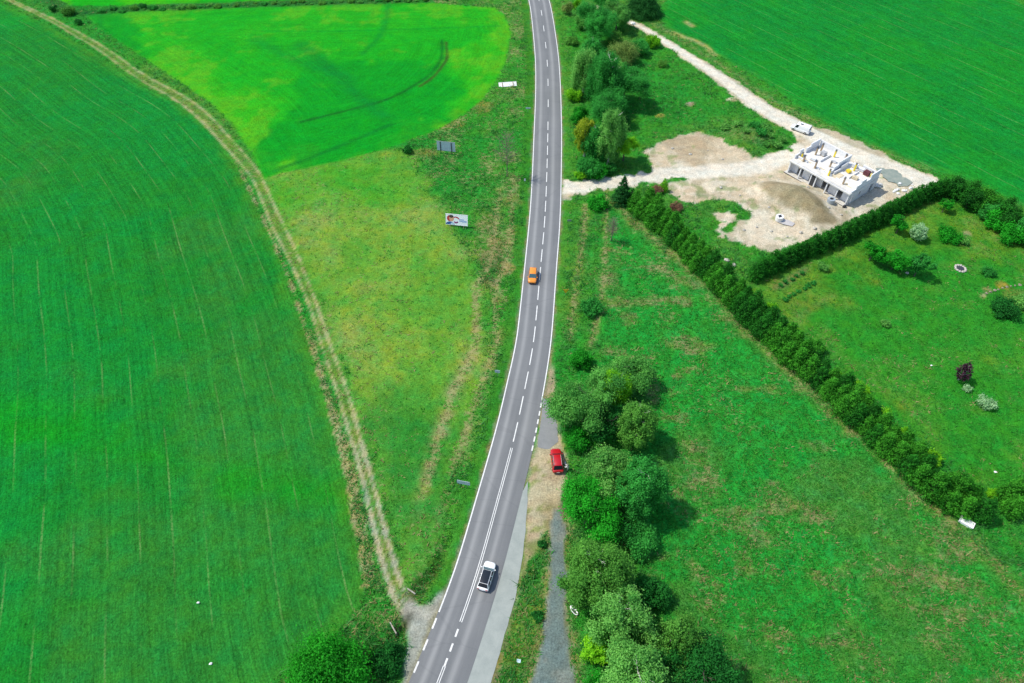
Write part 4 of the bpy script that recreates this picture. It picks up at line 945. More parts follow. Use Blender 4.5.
# leafless tree on the left verge
def bare_tree(px, py, h, label):
    rg = np.random.default_rng(3); x, y = P(px, py); root = empty('bare_tree', (x, y, gz_at(x, y)), 0, label, 'tree')
    mb = MB(); mb.tube([(0, 0, -0.1), (0.05, 0, h * 0.4), (-0.05, 0.05, h * 0.75), (0, 0, h)], [0.12, 0.09, 0.05, 0.015], 7); mb.build('trunk', M['twig'], root)
    tw = MB()
    for k in range(70):
        f = 0.32 + 0.66 * k / 70; a = k * 2.4; ln = h * 0.40 * (1.1 - f) ** 0.6 * rg.uniform(0.6, 1.1); p0 = Vector((0, 0, h * f)); d = Vector((math.cos(a), math.sin(a), 0.55))
        p1 = p0 + d * ln; tw.tube([p0, p0 + d * ln * 0.5 + Vector((0, 0, -0.05)), p1], [0.035, 0.024, 0.012], 4)
        for j in range(5):
            q = p0 + d * ln * rg.uniform(0.3, 1); e = Vector(rg.normal(size=3)) + Vector((0, 0, 0.5)); tw.tube([q, q + e.normalized() * ln * 0.35], [0.018, 0.009], 3, False)
    tw.build('crown', M['twig'], root)
bare_tree(507, 177, 11.5, 'leafless grey young tree standing alone on the left verge near the billboards')
bare_tree(611, 241, 6.0, 'small leafless shrub-like tree on the right verge below the spruce')

# ------------------------------------------------------------------ vehicles
def loft(sections):
    mb = MB(); n = len(sections[0]); v = [p for s_ in sections for p in s_]
    f = [(i * n + k, (i + 1) * n + k, (i + 1) * n + (k + 1) % n, i * n + (k + 1) % n) for i in range(len(sections) - 1) for k in range(n)]
    f += [tuple(range(n)), tuple(range((len(sections)) * n - 1, (len(sections) - 1) * n - 1, -1))]
    return mb.add(v, f)
def wheel(parent, x, y, r, wd):
    o = MB(); s_ = 1 if y > 0 else -1
    o.tube([(x, y - wd / 2, r), (x, y - wd * 0.4, r), (x, y + wd * 0.4, r), (x, y + wd / 2, r)], [r * 0.93, r, r, r * 0.93], 20)
    wo = o.build('wheel', M['tyre'], parent)
    q = MB(); q.tube([(x, y + s_ * wd * 0.40, r), (x, y + s_ * (wd * 0.5 + 0.012), r)], [r * 0.62, r * 0.58], 16); q.build('rim', M['rim'], wo)
def quad_on(c, k, lift):
    """shrink a face towards its centre and lift it off"""
    c = [Vector(p) for p in c]; m_ = sum(c, Vector()) / len(c); n_ = (c[1] - c[0]).cross(c[2] - c[0]).normalized()
    return [m_ + (p - m_) * k + n_ * lift for p in c], n_
def panel(name, c, mat, parent, k=0.88, lift=0.006, th=0.012, ky=None, out=None):
    q, n_ = quad_on(c, k, lift)
    if out is not None and n_.dot(Vector(out)) < 0: q, n_ = quad_on(c[::-1], k, lift)
    return MB().prism(q, n_ * th).build(name, mat, parent)
def car(name, loc, heading, L_, W_c, H_c, paint, label, roofmat=None, hood=0.27, cab_rear=0.02, belt=0.9, kind='hatch', rails=False, wind=None, grille=True):
    """heading: angle of the nose, from +X"""
    root = empty(name, (loc[0], loc[1], 0.024), heading, label, 'van' if kind == 'van' else 'car')
    xr, xf = -L_ / 2, L_ / 2; hw = W_c / 2; gc = 0.2; sec = []
    hood_z = belt + 0.02
    # lower body
    for fx, ww, zt, zb in ((0.0, 0.80, belt - 0.28, 0.42), (0.012, 0.90, belt - 0.12, 0.30), (0.05, 0.975, belt - 0.02, gc), (0.2, 1.0, belt, gc), (0.5, 1.0, belt, gc), (0.72, 1.0, hood_z, gc), (0.86, 0.97, hood_z - 0.05, gc), (0.95, 0.90, hood_z - 0.13, gc + 0.03), (0.985, 0.80, hood_z - 0.24, gc + 0.07), (1.0, 0.66, hood_z - 0.36, 0.42)):
        x = xr + fx * L_; w2 = hw * ww; zm = (zt + zb) / 2
        sec.append([(x, -w2 * 0.9, zb), (x, -w2, zb + 0.12), (x, -w2, zm + 0.05), (x, -w2 * 0.97, zt - 0.09), (x, -w2 * 0.86, zt), (x, 0, zt + 0.03), (x, w2 * 0.86, zt), (x, w2 * 0.97, zt - 0.09), (x, w2, zm + 0.05), (x, w2, zb + 0.12), (x, w2 * 0.9, zb)])
    body = loft(sec).build('body', paint, root, smooth=True)
    body.modifiers.new('sub', 'SUBSURF').render_levels = 1
    # cabin
    b0, b1 = xr + L_ * (0.04 + cab_rear), xf - L_ * hood; t0, t1 = b0 + L_ * (0.09 if kind != 'van' else 0.015), b1 - L_ * (0.15 if kind != 'van' else 0.10)
    zb, zt = belt - 0.02, H_c; wb, wt = hw * 0.93, hw * (0.74 if kind != 'van' else 0.86)
    bot = [(b0, -wb, zb), (b1, -wb, zb), (b1, wb, zb), (b0, wb, zb)]; top = [(t0, -wt, zt), (t1, -wt, zt), (t1, wt, zt), (t0, wt, zt)]
    cb = MB(); cb.add(bot + top, [(4, 5, 6, 7), (0, 1, 5, 4), (1, 2, 6, 5), (2, 3, 7, 6), (3, 0, 4, 7)])
    cab = cb.build('cabin', paint, root, bevel=0.09, smooth=True, seg=3)
    panel('windscreen', [bot[1], bot[2], top[2], top[1]], wind or M['glass'], root, 0.93, out=(1, 0, 0))
    panel('rear_window', [bot[0], bot[3], top[3], top[0]], M['glass'], root, 0.78 if kind == 'van' else 0.88, out=(-1, 0, 0))
    if kind != 'van':
        for s_ in (-1, 1):
            A_ = Vector((b0, s_ * wb, zb)); B_ = Vector((b1, s_ * wb, zb)); C_ = Vector((t1, s_ * wt, zt)); D_ = Vector((t0, s_ * wt, zt))
            for f0, f1 in ((0.05, 0.34), (0.36, 0.62), (0.64, 0.95)):
                q = [A_.lerp(B_, f0), A_.lerp(B_, f1), D_.lerp(C_, f1), D_.lerp(C_, f0)]
                panel('side_window', q, M['glass'], root, 0.86, out=(0, s_, 0))
    else:
        for s_ in (-1, 1):
            A_ = Vector((b0, s_ * wb, zb)); B_ = Vector((b1, s_ * wb, zb)); C_ = Vector((t1, s_ * wt, zt)); D_ = Vector((t0, s_ * wt, zt))
            panel('side_window', [A_.lerp(B_, 0.76), A_.lerp(B_, 0.96), D_.lerp(C_, 0.98), D_.lerp(C_, 0.74)], M['glass'], root, 0.84, out=(0, s_, 0))
    rf = MB(); e_ = 0.02 if roofmat else 0.10; rf.box(t0 + e_, t1 - e_, -wt + e_ + 0.05, wt - e_ - 0.05, zt - 0.01, zt + 0.022); rf.build('roof', roofmat or paint, root, bevel=0.02, smooth=True)
    if rails:
        for s_ in (-1, 1): MB().tube([(t0 + 0.05, s_ * (wt - 0.06), zt), (t0 + 0.15, s_ * (wt - 0.06), zt + 0.06), (t1 - 0.15, s_ * (wt - 0.06), zt + 0.06), (t1 - 0.05, s_ * (wt - 0.06), zt)], [0.03] * 4, 6).build('roof_rail', M['rim'], root)
    for s_ in (-1, 1):
        MB().blob((b1 - 0.18, s_ * (hw + 0.09), belt + 0.08), (0.10, 0.11, 0.08), 1, 0.0).build('wing_mirror', paint, root, smooth=True)
        wheel(root, xr + L_ * 0.19, s_ * (hw - 0.10), 0.33, 0.22); wheel(root, xf - L_ * 0.185, s_ * (hw - 0.10), 0.33, 0.22)
        MB().box(xf - 0.33, xf - 0.16, s_ * hw * 0.62 - 0.16, s_ * hw * 0.62 + 0.16, hood_z - 0.30, hood_z - 0.17).build('headlight', M['rim'], root, bevel=0.03)
        MB().box(xr + 0.005, xr + 0.09, s_ * hw * 0.68 - 0.15, s_ * hw * 0.68 + 0.15, belt - 0.30, belt - 0.13).build('tail_light', M['taillight'], root, bevel=0.02)
    MB().box(xf - 0.10, xf + 0.02, -hw * 0.62, hw * 0.62, 0.30, 0.52).build('bumper', M['black'], root, bevel=0.04)
    MB().box(xr - 0.02, xr + 0.10, -hw * 0.7, hw * 0.7, 0.30, 0.50).build('bumper', M['black'], root, bevel=0.04)
    MB().box(xr - 0.035, xr - 0.022, -0.26, 0.26, 0.50, 0.62).build('number_plate', M['white'], root)
    if kind == 'van':
        MB().box(t1 - 1.55, t1 - 0.75, -.1, .42, zt + .024, zt + .05).build('roof_hatch', M['black'], root)
        MB().box(t0 - .07, t0 - .02, -wt * .9, wt * .9, .6, zt - .12).build('rear_door', M['black'], root)
    if grille: MB().box(xf - 0.20, xf - 0.02, -hw * 0.42, hw * 0.42, 0.54, 0.68).build('grille', M['black'], root, bevel=0.02)
    return root
M['taillight'] = plain('tail_light_red', (0.35, 0.02, 0.015), 0.3, var=0.05)
M['orange'] = plain('orange_paint', (0.78, 0.26, 0.02), 0.32, 0.0, var=0.04, coat=0.6)
M['red'] = plain('red_paint', (0.42, 0.002, 0.008), 0.38, 0.0, var=0.04, coat=0.35)
M['carwhite'] = plain('white_car_paint', (0.82, 0.83, 0.84), 0.35, 0.0, var=0.03, coat=0.5)
def heading_at(py, f):
    s_ = s_at_py(py); d = at_s(s_ - 1, f) - at_s(s_ + 1, f); return math.atan2(d[1], d[0])   # points away from the camera
h_ = heading_at(582, 0.73); car('car', P(486.8, 577.5), h_, 4.35, 1.82, 1.55, M['carwhite'], 'white car with black roof driving away on the right lane', roofmat=M['glass'], belt=0.93, wind=M['windscreen'], hood=0.24)
h_ = heading_at(282, 0.27); car('car', P(532.6, 278), h_ + math.pi, 4.1, 1.78, 1.62, M['orange'], 'orange car coming towards the viewer on the left lane', belt=0.98, wind=M['windscreen'], hood=0.24)
a, b_ = P(558.8, 473), P(555.8, 449); car('car', P(556.6, 462.4), math.atan2(b_[1] - a[1], b_[0] - a[0]), 4.45, 1.84, 1.62, M['red'], 'red car with silver roof rails parked on the sandy lay-by', belt=0.95, rails=True, hood=0.25)
a, b_ = P(812, 134.5), P(789, 126.5); car('van', P(800, 131), math.atan2(b_[1] - a[1], b_[0] - a[0]), 5.0, 1.95, 1.95, M['carwhite'], 'white delivery van standing on the site road behind the unfinished house', hood=0.17, cab_rear=-0.01, belt=1.05, kind='van')

# person at the red car
def person(loc, rz, label):
    root = empty('person', (loc[0], loc[1], gz_at(*loc) + 0.01), rz, label, 'person')
    J = {'pel': (0, 0, .92), 'wst': (.02, 0, 1.08), 'chs': (.10, 0, 1.32), 'nck': (.16, 0, 1.48), 'hd1': (.20, 0, 1.60), 'hd2': (.22, 0, 1.70), 'hipL': (0, .10, .86), 'knL': (.05, .11, .48), 'anL': (0, .11, .08), 'toL': (.17, .12, .04), 'hipR': (0, -.10, .86), 'knR': (-.02, -.12, .48), 'anR': (-.08, -.12, .08), 'toR': (.09, -.14, .04), 'shL': (.12, .19, 1.40), 'elL': (.26, .24, 1.14), 'wrL': (.48, .18, 1.06), 'haL': (.56, .16, 1.05), 'shR': (.12, -.19, 1.40), 'elR': (.24, -.25, 1.14), 'wrR': (.46, -.2, 1.05), 'haR': (.54, -.18, 1.04)}
    E_ = [('pel', 'wst'), ('wst', 'chs'), ('chs', 'nck'), ('nck', 'hd1'), ('hd1', 'hd2'), ('pel', 'hipL'), ('hipL', 'knL'), ('knL', 'anL'), ('anL', 'toL'), ('pel', 'hipR'), ('hipR', 'knR'), ('knR', 'anR'), ('anR', 'toR'), ('chs', 'shL'), ('shL', 'elL'), ('elL', 'wrL'), ('wrL', 'haL'), ('chs', 'shR'), ('shR', 'elR'), ('elR', 'wrR'), ('wrR', 'haR')]
    Rr = dict(pel=.13, wst=.12, chs=.14, nck=.055, hd1=.088, hd2=.08, hipL=.09, hipR=.09, knL=.06, knR=.06, anL=.045, anR=.045, toL=.035, toR=.035, shL=.06, shR=.06, elL=.043, elR=.043, wrL=.03, wrR=.03, haL=.028, haR=.028)
    def skin(name, keys, grow, mat, rootkey):
        ks = [k for k in J if k in keys]; ix = {k: i for i, k in enumerate(ks)}
        me = bpy.data.meshes.new(name); me.from_pydata([J[k] for k in ks], [(ix[a_], ix[c_]) for a_, c_ in E_ if a_ in ix and c_ in ix], [])
        o = link(name, me, mat, root); o.modifiers.new('skin', 'SKIN'); sk = me.skin_vertices[0].data
        for k in ks: sk[ix[k]].radius = (Rr[k] + grow,) * 2; sk[ix[k]].use_root = (k == rootkey)
        sb = o.modifiers.new('sub', 'SUBSURF'); sb.levels = 1; sb.render_levels = 2
        return o
    skin('body', set(J), 0.0, plain('skin', (0.5, 0.3, 0.22), 0.6), 'pel')
    skin('shirt', {'wst', 'chs', 'pel', 'shL', 'elL', 'shR', 'elR', 'wrL', 'wrR'}, 0.03, M['white'], 'pel')
    skin('trousers', {'pel', 'hipL', 'knL', 'anL', 'hipR', 'knR', 'anR'}, 0.022, plain('pale_trousers', (0.6, 0.58, 0.52), 0.9), 'pel')
    MB().blob((.20, 0, 1.73), (.10, .095, .07), 2, 0.05).build('hair', plain('grey_hair', (0.3, 0.28, 0.25), 0.8), root, smooth=True)
person(P(567.6, 470), R(160), 'person in white shirt and pale trousers standing beside the red car')
x, y = P(565.4, 464.5)
o = MB().blob((0, 0, .16), (.17, .42, .17), 5, 0.12, 12, 8).build('sack', M['white'], None, smooth=True); o.location = (x, y, gz_at(x, y)); o.rotation_euler = (0, 0, 0.1); tag(o, 'pale elongated sack on the ground beside the red car', 'sack')

# ------------------------------------------------------------------ billboards and signs
def board_mat():
    return M['white']
def billboard(loc, rz, wd, ht, z0, label, picture=False, back=False, facemat=None):
    root = empty('billboard', (loc[0], loc[1], gz_at(*loc) - 0.03), rz, label, 'billboard')
    pm = facemat or M['white']
    MB().box(-wd / 2, wd / 2, -0.04, 0.04, z0, z0 + ht).build('panel', pm, root)
    fr = MB(); fr.box(-wd / 2 - .06, wd / 2 + .06, -.06, .06, z0 - .062, z0 - .002); fr.box(-wd / 2 - .06, wd / 2 + .06, -.06, .06, z0 + ht + .002, z0 + ht + .062)
    fr.build('frame', M['white'] if not back else M['steel'], root)
    for s_ in (-0.30, 0.30):
        p = MB(); yy = 0.12 if picture else -0.12
        p.box(wd * s_ - .09, wd * s_ + .09, yy - .07, yy + .07, -0.4, z0 + ht * 0.96); p.build('post', M['dark_steel'] if back else M['timber'], root)
    if picture:
        y_ = -0.043
        def disc(name, cx, cz, rx, rz_, mat, y, a0=0, a1=360, r_in=0.0, n=28):
            pts = [(cx + rx * math.cos(R(a_)), y, cz + rz_ * math.sin(R(a_))) for a_ in np.linspace(a0, a1, n)]
            if r_in: pts += [(cx + rx * r_in * math.cos(R(a_)), y, cz + rz_ * r_in * math.sin(R(a_))) for a_ in np.linspace(a1, a0, n)]
            elif a1 - a0 >= 360: pts = pts[:-1]
            bm = bmesh.new(); f = bm.faces.new([bm.verts.new(p) for p in pts]); f.normal_update(); me = bpy.data.meshes.new(name); bm.to_mesh(me); bm.free(); return link(name, me, mat, root)
        zc = z0 + ht / 2
        disc('red_ring', -0.25, zc - 0.05, 0.95, 0.80, plain('print_red', (0.45, 0.02, 0.05), 0.6), y_ - .004, 20, 160, 0.66)
        disc('red_ring', -0.15, zc - 0.1, 0.62, 0.75, plain('print_violet', (0.25, 0.03, 0.16), 0.6), y_ - .004, 215, 330, 0.55)
        disc('red_patch', -1.55, zc + 0.25, 0.62, 0.72, plain('print_red_hair', (0.52, 0.03, 0.03), 0.6), y_ - .004)
        disc('face_print', -1.15, zc + 0.28, 0.55, 0.70, plain('print_skin', (0.72, 0.36, 0.22), 0.6), y_ - .008)
        disc('hair_print', -1.2, zc + 0.72, 0.50, 0.34, plain('print_dark', (0.06, 0.04, 0.04), 0.6), y_ - .012)
        disc('suit_print', -1.45, z0 + 0.02, 1.0, 0.66, plain('print_blue', (0.02, 0.10, 0.30), 0.6), y_ - .008, 0, 180)
        disc('collar_print', -0.95, z0 + 0.02, 0.42, 0.50, plain('print_pale', (0.5, 0.66, 0.78), 0.6), y_ - .012, 0, 180)
        tx = MB(); rr = random.Random(4)
        for (zz, hh, xa, xb) in ((zc + 0.12, 0.26, 0.55, 1.55), (zc - 0.22, 0.26, 0.55, 2.25), (zc - 0.46, 0.10, 1.2, 2.2)):
            x_ = xa
            while x_ < xb:
                ww = rr.uniform(0.10, 0.2); tx.box(x_, x_ + ww * 0.72, y_ - .012, y_ - .004, zz - hh / 2, zz + hh / 2 * rr.choice((0.6, 1.0))); x_ += ww
        tx.build('lettering', plain('print_lettering', (0.30, 0.42, 0.68), 0.6), root)
    return root
M['back_grey'] = plain('grey_board_back', (0.52, 0.58, 0.64), 0.6, var=0.12, scale=1)
billboard(P(456.8, 227.5), R(-6), 4.9, 2.4, 0.45, 'white election billboard leaning slightly, with a face, red ring and blue lettering', picture=True, facemat=plain('billboard_white', (0.9, 0.9, 0.9), 0.5, var=0.02)).rotation_euler = (R(-16), 0, R(-8))  # backward lean added so the face catches more sun and sky
billboard(P(446.6, 153.5), R(-10), 4.6, 2.5, 0.8, 'grey back of a billboard on two dark posts, seen from behind', back=True, facemat=M['back_grey'])
billboard(P(508, 87.0), R(8), 5.0, 1.25, 0.25, 'long low white board near the bright crop field corner, farthest up the left verge').rotation_euler = (R(-58), 0, R(8))
def sign(loc, rz, wd, ht, z0, mat, label, posts=1, shape='rect', rim=None):
    root = empty('road_sign', (loc[0], loc[1], gz_at(*loc)), rz, label, 'sign')
    if shape == 'rect': MB().box(-wd / 2, wd / 2, -.02, .02, z0, z0 + ht).build('panel', mat, root, bevel=0.01)
    else:
        tri = [(-wd / 2, -.02, z0 + ht), (wd / 2, -.02, z0 + ht), (wd * .08, -.02, z0), (-wd * .08, -.02, z0)]
        MB().prism(tri, (0, .03, 0)).build('panel', rim, root)
        k = [(-wd * .36, -.026, z0 + ht * .9), (wd * .36, -.026, z0 + ht * .9), (0.04, -.026, z0 + ht * .16), (-0.04, -.026, z0 + ht * .16)]
        MB().prism(k, (0, .005, 0)).build('sign_face', mat, root)
    for i in range(posts):
        x_ = 0 if posts == 1 else (i - .5) * wd * .6
        MB().tube([(x_, .055, -.3), (x_, .055, z0 + ht * .95)], [.034, .034], 8).build('post', M['steel'], root)
sign(P(464, 487.5), R(-12), 2.1, 1.0, 1.0, M['back_grey'], 'wide grey sign on two posts at the left verge near the solid centre line', 2)
sign(P(497.5, 377), R(-10), 0.9, 0.75, 1.2, M['back_grey'], 'small square grey blue sign at the left verge halfway up the bend', 1)
sign(P(528, 113), R(0), 1.3, 0.45, 1.2, M['back_grey'], 'small narrow grey sign at the left edge of the far straight road', 1)
sign(P(524.8, 183), R(0), 0.4, 0.6, 0.6, M['white'], 'tiny white marker plate at the left edge of the road beside the bare tree', 1)
sign(P(569, 225), R(0), 0.95, 0.5, 1.0, M['steel'], 'small pale plate on a post on the right verge below the site entrance', 1)
sign(P(565.5, 295.5), R(4), 1.15, 1.0, 0.7, plain('sign_yellow', (0.80, 0.58, 0.02), 0.5, var=0.05), 'yellow triangular road sign on the right verge opposite the orange car', 1, 'tri', plain('sign_orange', (0.70, 0.34, 0.03), 0.5))

# ------------------------------------------------------------------ the unfinished house
def house():
    A_ = Vector(P(785.8, 172.4)); B_ = Vector(P(844.7, 206.7)); d = (B_ - A_); Lh = d.length; ang = math.atan2(d.y, d.x)
    root = empty('unfinished_house', (A_.x, A_.y, 0.0), ang, 'unfinished white block house with open ground floor and no roof', 'house')
    D = 11.0; zs = 3.15; T = 0.3
    wl = lambda mb, *a_: mb.box(*a_)
    MB().box(-0.4, Lh - 0.02, -0.3, D - 0.05, -0.3, 0.10).build('foundation', M['concrete'], root)
    MB().box(-0.45, Lh - 0.1, -0.42, -0.305, -0.3, 0.16).build('damp_course', M['bitumen'], root)
    # front wall set back under the slab, with openings between the piers
    f = MB(); y0_, y1_ = 1.5, 1.8; x_ = 0.3
    for wdt, kind in ((1.6, 'w'), (1.5, 'o'), (1.9, 'w'), (1.3, 'o'), (2.2, 'w'), (1.9, 'o'), (1.9, 'w'), (1.6, 'o'), (1.6, 'w'), (1.0, 'o'), (0.8, 'w')):
        if x_ + wdt > Lh - .3: wdt = Lh - .3 - x_
        if wdt <= 0: break
        if kind == 'w': f.box(x_, x_ + wdt, y0_, y1_, 0.1, zs - .002)
        else: f.box(x_ + .003, x_ + wdt - .003, y0_, y1_, 2.5, zs - .002)
        x_ += wdt
    f.build('front_wall', M['block'], root)
    pl = 0
    for xx in (0.25, 3.3, 6.3, 7.6, 10.6, 13.4, Lh - .25):
        MB().box(xx - .13, xx + .13, 0.12, 0.38, 0.1, zs - .004).build('pillar', M['block'], root)
    bx = MB(); bx.box(6.5, 7.3, 0.2, 1.45, 0.1, 2.6); bx.build('dark_door', M['dark_steel'], root)
    # side walls
    def side(x0_, nm, opens):
        w_ = MB(); y = y0_ + .302 - .3; segs = sorted(opens); yy = 0.45
        for (o0, o1, za, zb) in segs:
            w_.box(x0_, x0_ + T, yy, o0, 0.1, zs - .002)
            if za > .1: w_.box(x0_, x0_ + T, o0 + .002, o1 - .002, 0.1, za)
            w_.box(x0_, x0_ + T, o0 + .002, o1 - .002, zb, zs - .002); yy = o1
        w_.box(x0_, x0_ + T, yy, D, 0.1, zs - .002); return w_.build(nm, M['block'], root)
    side(Lh - T, 'gable_wall', [(0.9, 1.8, 0.1, 2.4), (4.2, 5.0, 1.0, 2.3), (8.6, 9.7, 0.1, 2.3)])
    side(0.0, 'gable_wall', [(3.0, 4.4, 0.9, 2.3)])
    MB().box(T + .002, Lh - T - .002, D - T, D, 0.1, zs - .002).build('rear_wall', M['block'], root)
    MB().box(0.6, Lh - 0.6, 5.5, 5.75, 0.1, zs - .002).build('inner_wall', M['block_grey'], root)
    MB().box(-0.05, Lh + 0.04, -0.15, D + 0.05, zs, zs + 0.28).build('floor_slab', M['slab'], root)
    z1 = zs + 0.28
    # knee walls and gables started on the slab
    k = MB(); k.box(T + .002, 8.6, D - T - .002, D - .002, z1, z1 + 1.5); k.box(12.2, Lh - T, D - T - .002, D - .002, z1, z1 + 0.9); k.build('knee_wall', M['block'], root)
    for yy in (1.0, 1.9): MB().tube([(0.1, 0.02, zs + .28 + yy * .5), (Lh - .1, 0.02, zs + .28 + yy * .5)], [.03, .03], 5).build('guard_rail', M['timber_pale'], root)
    k = MB()
    for a0, a1, h0 in ((0.4, 3.0, 0.5), (4.1, 6.4, 0.35), (7.6, 9.8, 0.45), (11.0, 13.0, 0.35), (14.2, Lh - T - .01, 0.5)): k.box(a0, a1, 2.2, 2.45, z1, z1 + h0)
    k.build('knee_wall', M['block'], root)
    def gable(x0_, prof, nm='upper_gable', th=0.26):
        p = [(x0_, y_, z1 + z_) for y_, z_ in prof]; return MB().prism(p, (th, 0, 0)).build(nm, M['block'], root)
    gable(Lh - .27, [(0.5, 0), (5.3, 0), (5.3, 2.0), (3.4, 2.0), (3.4, 1.3), (1.9, 1.3), (1.9, 0.5), (0.5, 0.5)])
    gable(Lh - .27, [(5.32, 0), (D - .35, 0), (D - .35, 2.2), (7.0, 2.2), (7.0, 1.1), (5.32, 1.1)])
    gable(8.9, [(2.6, 0), (D - 1.2, 0), (D - 1.2, 2.4), (5.0, 2.4), (5.0, 1.7), (3.6, 1.7), (3.6, 0.9), (2.6, 0.9)], 'party_wall', 0.3)
    gable(9.6, [(3.2, 0), (D - 2.6, 0), (D - 2.6, 1.4), (5.6, 1.4), (5.6, 0.8), (3.2, 0.8)], 'party_wall', 0.2)
    gable(0.02, [(1.4, 0), (4.2, 0), (4.2, 1.7), (2.9, 1.7), (2.9, 0.9), (1.4, 0.9)]); gable(0.02, [(5.4, 0), (D - .5, 0), (D - .5, 1.9), (7.0, 1.9), (7.0, 1.2), (5.4, 1.2)])
    for xx, a0, a1, hh in ((4.6, 5.0, 9.0, 0.6), (12.6, 4.8, 8.6, 0.45)): MB().box(xx, xx + .2, a0, a1, z1, z1 + hh).build('inner_wall', M['block'], root)
    # formwork for the ring beam posts, with dark bars standing out
    for i, (xx, yy, hh, ye) in enumerate(((1.0, 2.9, 1.1, 1), (2.2, 2.0, 1.2, 0), (5.5, 1.9, 1.5, 0), (9.2, 2.0, 1.3, 1), (13.2, 1.9, 1.4, 0), (5.4, 9.4, 1.5, 1), (7.8, 10.2, 1.3, 0), (11.6, 8.4, 1.6, 1), (2.2, 6.6, 1.7, 0), (2.0, 9.0, 1.6, 0), (15.4, 9.3, 1.0, 1), (7.3, 5.2, 1.0, 0))):
        fo = MB().box(xx - .16, xx + .16, yy - .16, yy + .16, z1, z1 + hh).build('formwork_post', M['yellow_form'] if ye else M['timber'], root)
        rb = MB()
        for sx_ in (-.13, .13):
            for sy_ in (-.13, .13): rb.tube([(xx + sx_, yy + sy_, z1 + hh), (xx + sx_ * .9, yy + sy_, z1 + hh + .55)], [.05, .05], 5)
        rb.build('rebar', M['dark_steel'], fo)
    for (a0, b0, a1, b1) in ((0.8, 2.0, 2.6, 3.3), (13.4, 2.0, 15.4, 3.0), (9.5, 2.3, 11.4, 5.0), (6.0, 3.0, 8.2, 3.25), (3.0, 2.8, 4.3, 3.1)):
        MB().box(a0, a1, b0, b1, z1 + .004, z1 + .09).build('shuttering_board', M['timber_pale'], root)
    return root, A_, ang, Lh, z1
M['slab'] = plain('floor_concrete', (0.62, 0.61, 0.58), 0.85, var=0.2, scale=0.7)
M['timber_pale'] = plain('pale_boards', (0.58, 0.50, 0.34), 0.85, var=0.2, scale=2)
hroot, hA, hang, hL, hz1 = house()
def on_house(x, y, z=0.0):
    c_, s_ = math.cos(hang), math.sin(hang); return (hA.x + x * c_ - y * s_, hA.y + x * s_ + y * c_, z)
def pallet(x, y, z, rz, wd, dp, ht, mat, label, cat='pallet'):
    p = on_house(x, y, z); root = empty('pallet', p, hang + rz, label, cat)
    b_ = MB()
    for k in range(3): b_.box(-wd / 2, wd / 2, -dp / 2 + k * dp * .45, -dp / 2 + k * dp * .45 + .1 * dp, 0, .1)
    b_.box(-wd / 2, wd / 2, -dp / 2, dp / 2, .1, .13); b_.build('pallet_base', M['timber'], root)
    s_ = MB(); nx = 4
    for k in range(nx):
        for j in range(2): s_.box(-wd / 2 + k * wd / nx + .01, -wd / 2 + (k + 1) * wd / nx - .01, -dp / 2 + j * dp / 2 + .01, -dp / 2 + (j + 1) * dp / 2 - .01, .132, .13 + ht)
    s_.build('stack', mat, root)
pallet(14.3, 9.2, hz1 + .003, 0.0, 1.3, 1.1, .9, plain('maroon_bricks', (0.10, 0.025, 0.03), .8, var=.3), 'maroon brick stack on the slab at the back corner of the unfinished house')
pallet(12.6, 9.6, hz1 + .003, 0.3, 1.2, 1.0, .6, M['block'], 'white block stack on the slab next to the maroon bricks')
pallet(3.2, 4.4, hz1 + .003, 0.2, 1.2, 1.0, .5, M['block'], 'white block stack on the left half of the slab')
for (hx, hy, hr, hw_, hd_, hh_, mm, lab_) in ((10.9, 9.6, .1, 1.2, .9, .8, 'block', 'white block stack behind the party wall on the slab'), (6.6, 7.4, .5, 1.1, .9, .7, 'block', 'white block stack left of the party wall on the slab'), (3.4, 7.9, -.2, 1.2, 1.0, .9, 'block_grey', 'grey block stack on the back left of the slab'), (13.6, 5.8, .2, 1.3, .9, .5, 'timber_pale', 'stack of pale boards on the right half of the slab'), (11.2, 6.8, -.3, 1.0, .8, .5, 'yellow_form', 'yellow formwork pieces stacked on the right half of the slab')):
    pallet(hx, hy, hz1 + .003, hr, hw_, hd_, hh_, M[mm], lab_)
p = on_house(15.95, 9.9, hz1 + .003); o = MB().tube([(0, 0, 0), (0, 0, .05), (0, 0, .9), (0, 0, .98)], [.42, .48, .5, .36], 14).build('water_barrel', plain('barrel_blue', (0.08, 0.22, 0.42), .5), None); o.location = p; tag(o, 'blue barrel at the back corner of the slab beside the maroon bricks', 'barrel')
def tank(px, py, label, body, rz):
    x_, y_ = P(px, py); root = empty('mixing_tub', (x_, y_, gz_at(x_, y_)), rz, label, 'tub')
    MB().tube([(0, 0, 0), (0, 0, .08), (0, 0, 1.0), (0, 0, 1.15)], [.72, .82, .88, .86], 16).build('tub', body, root)
    MB().tube([(0, 0, 1.152), (0, 0, 1.2)], [.42, .4], 14).build('opening', M['dark_steel'], root)
    MB().box(-.7, .7, -.09, .09, 1.155, 1.20).build('handle', M['steel'], root)
tank(829.5, 204, 'bluish metal container in front of the ground floor openings', plain('blue_grey_metal', (0.40, 0.46, 0.52), .5, .3), 0.4)
tank(778.5, 220.5, 'whitish round tub standing below the soil heap in the yard', M['white'], 1.0)
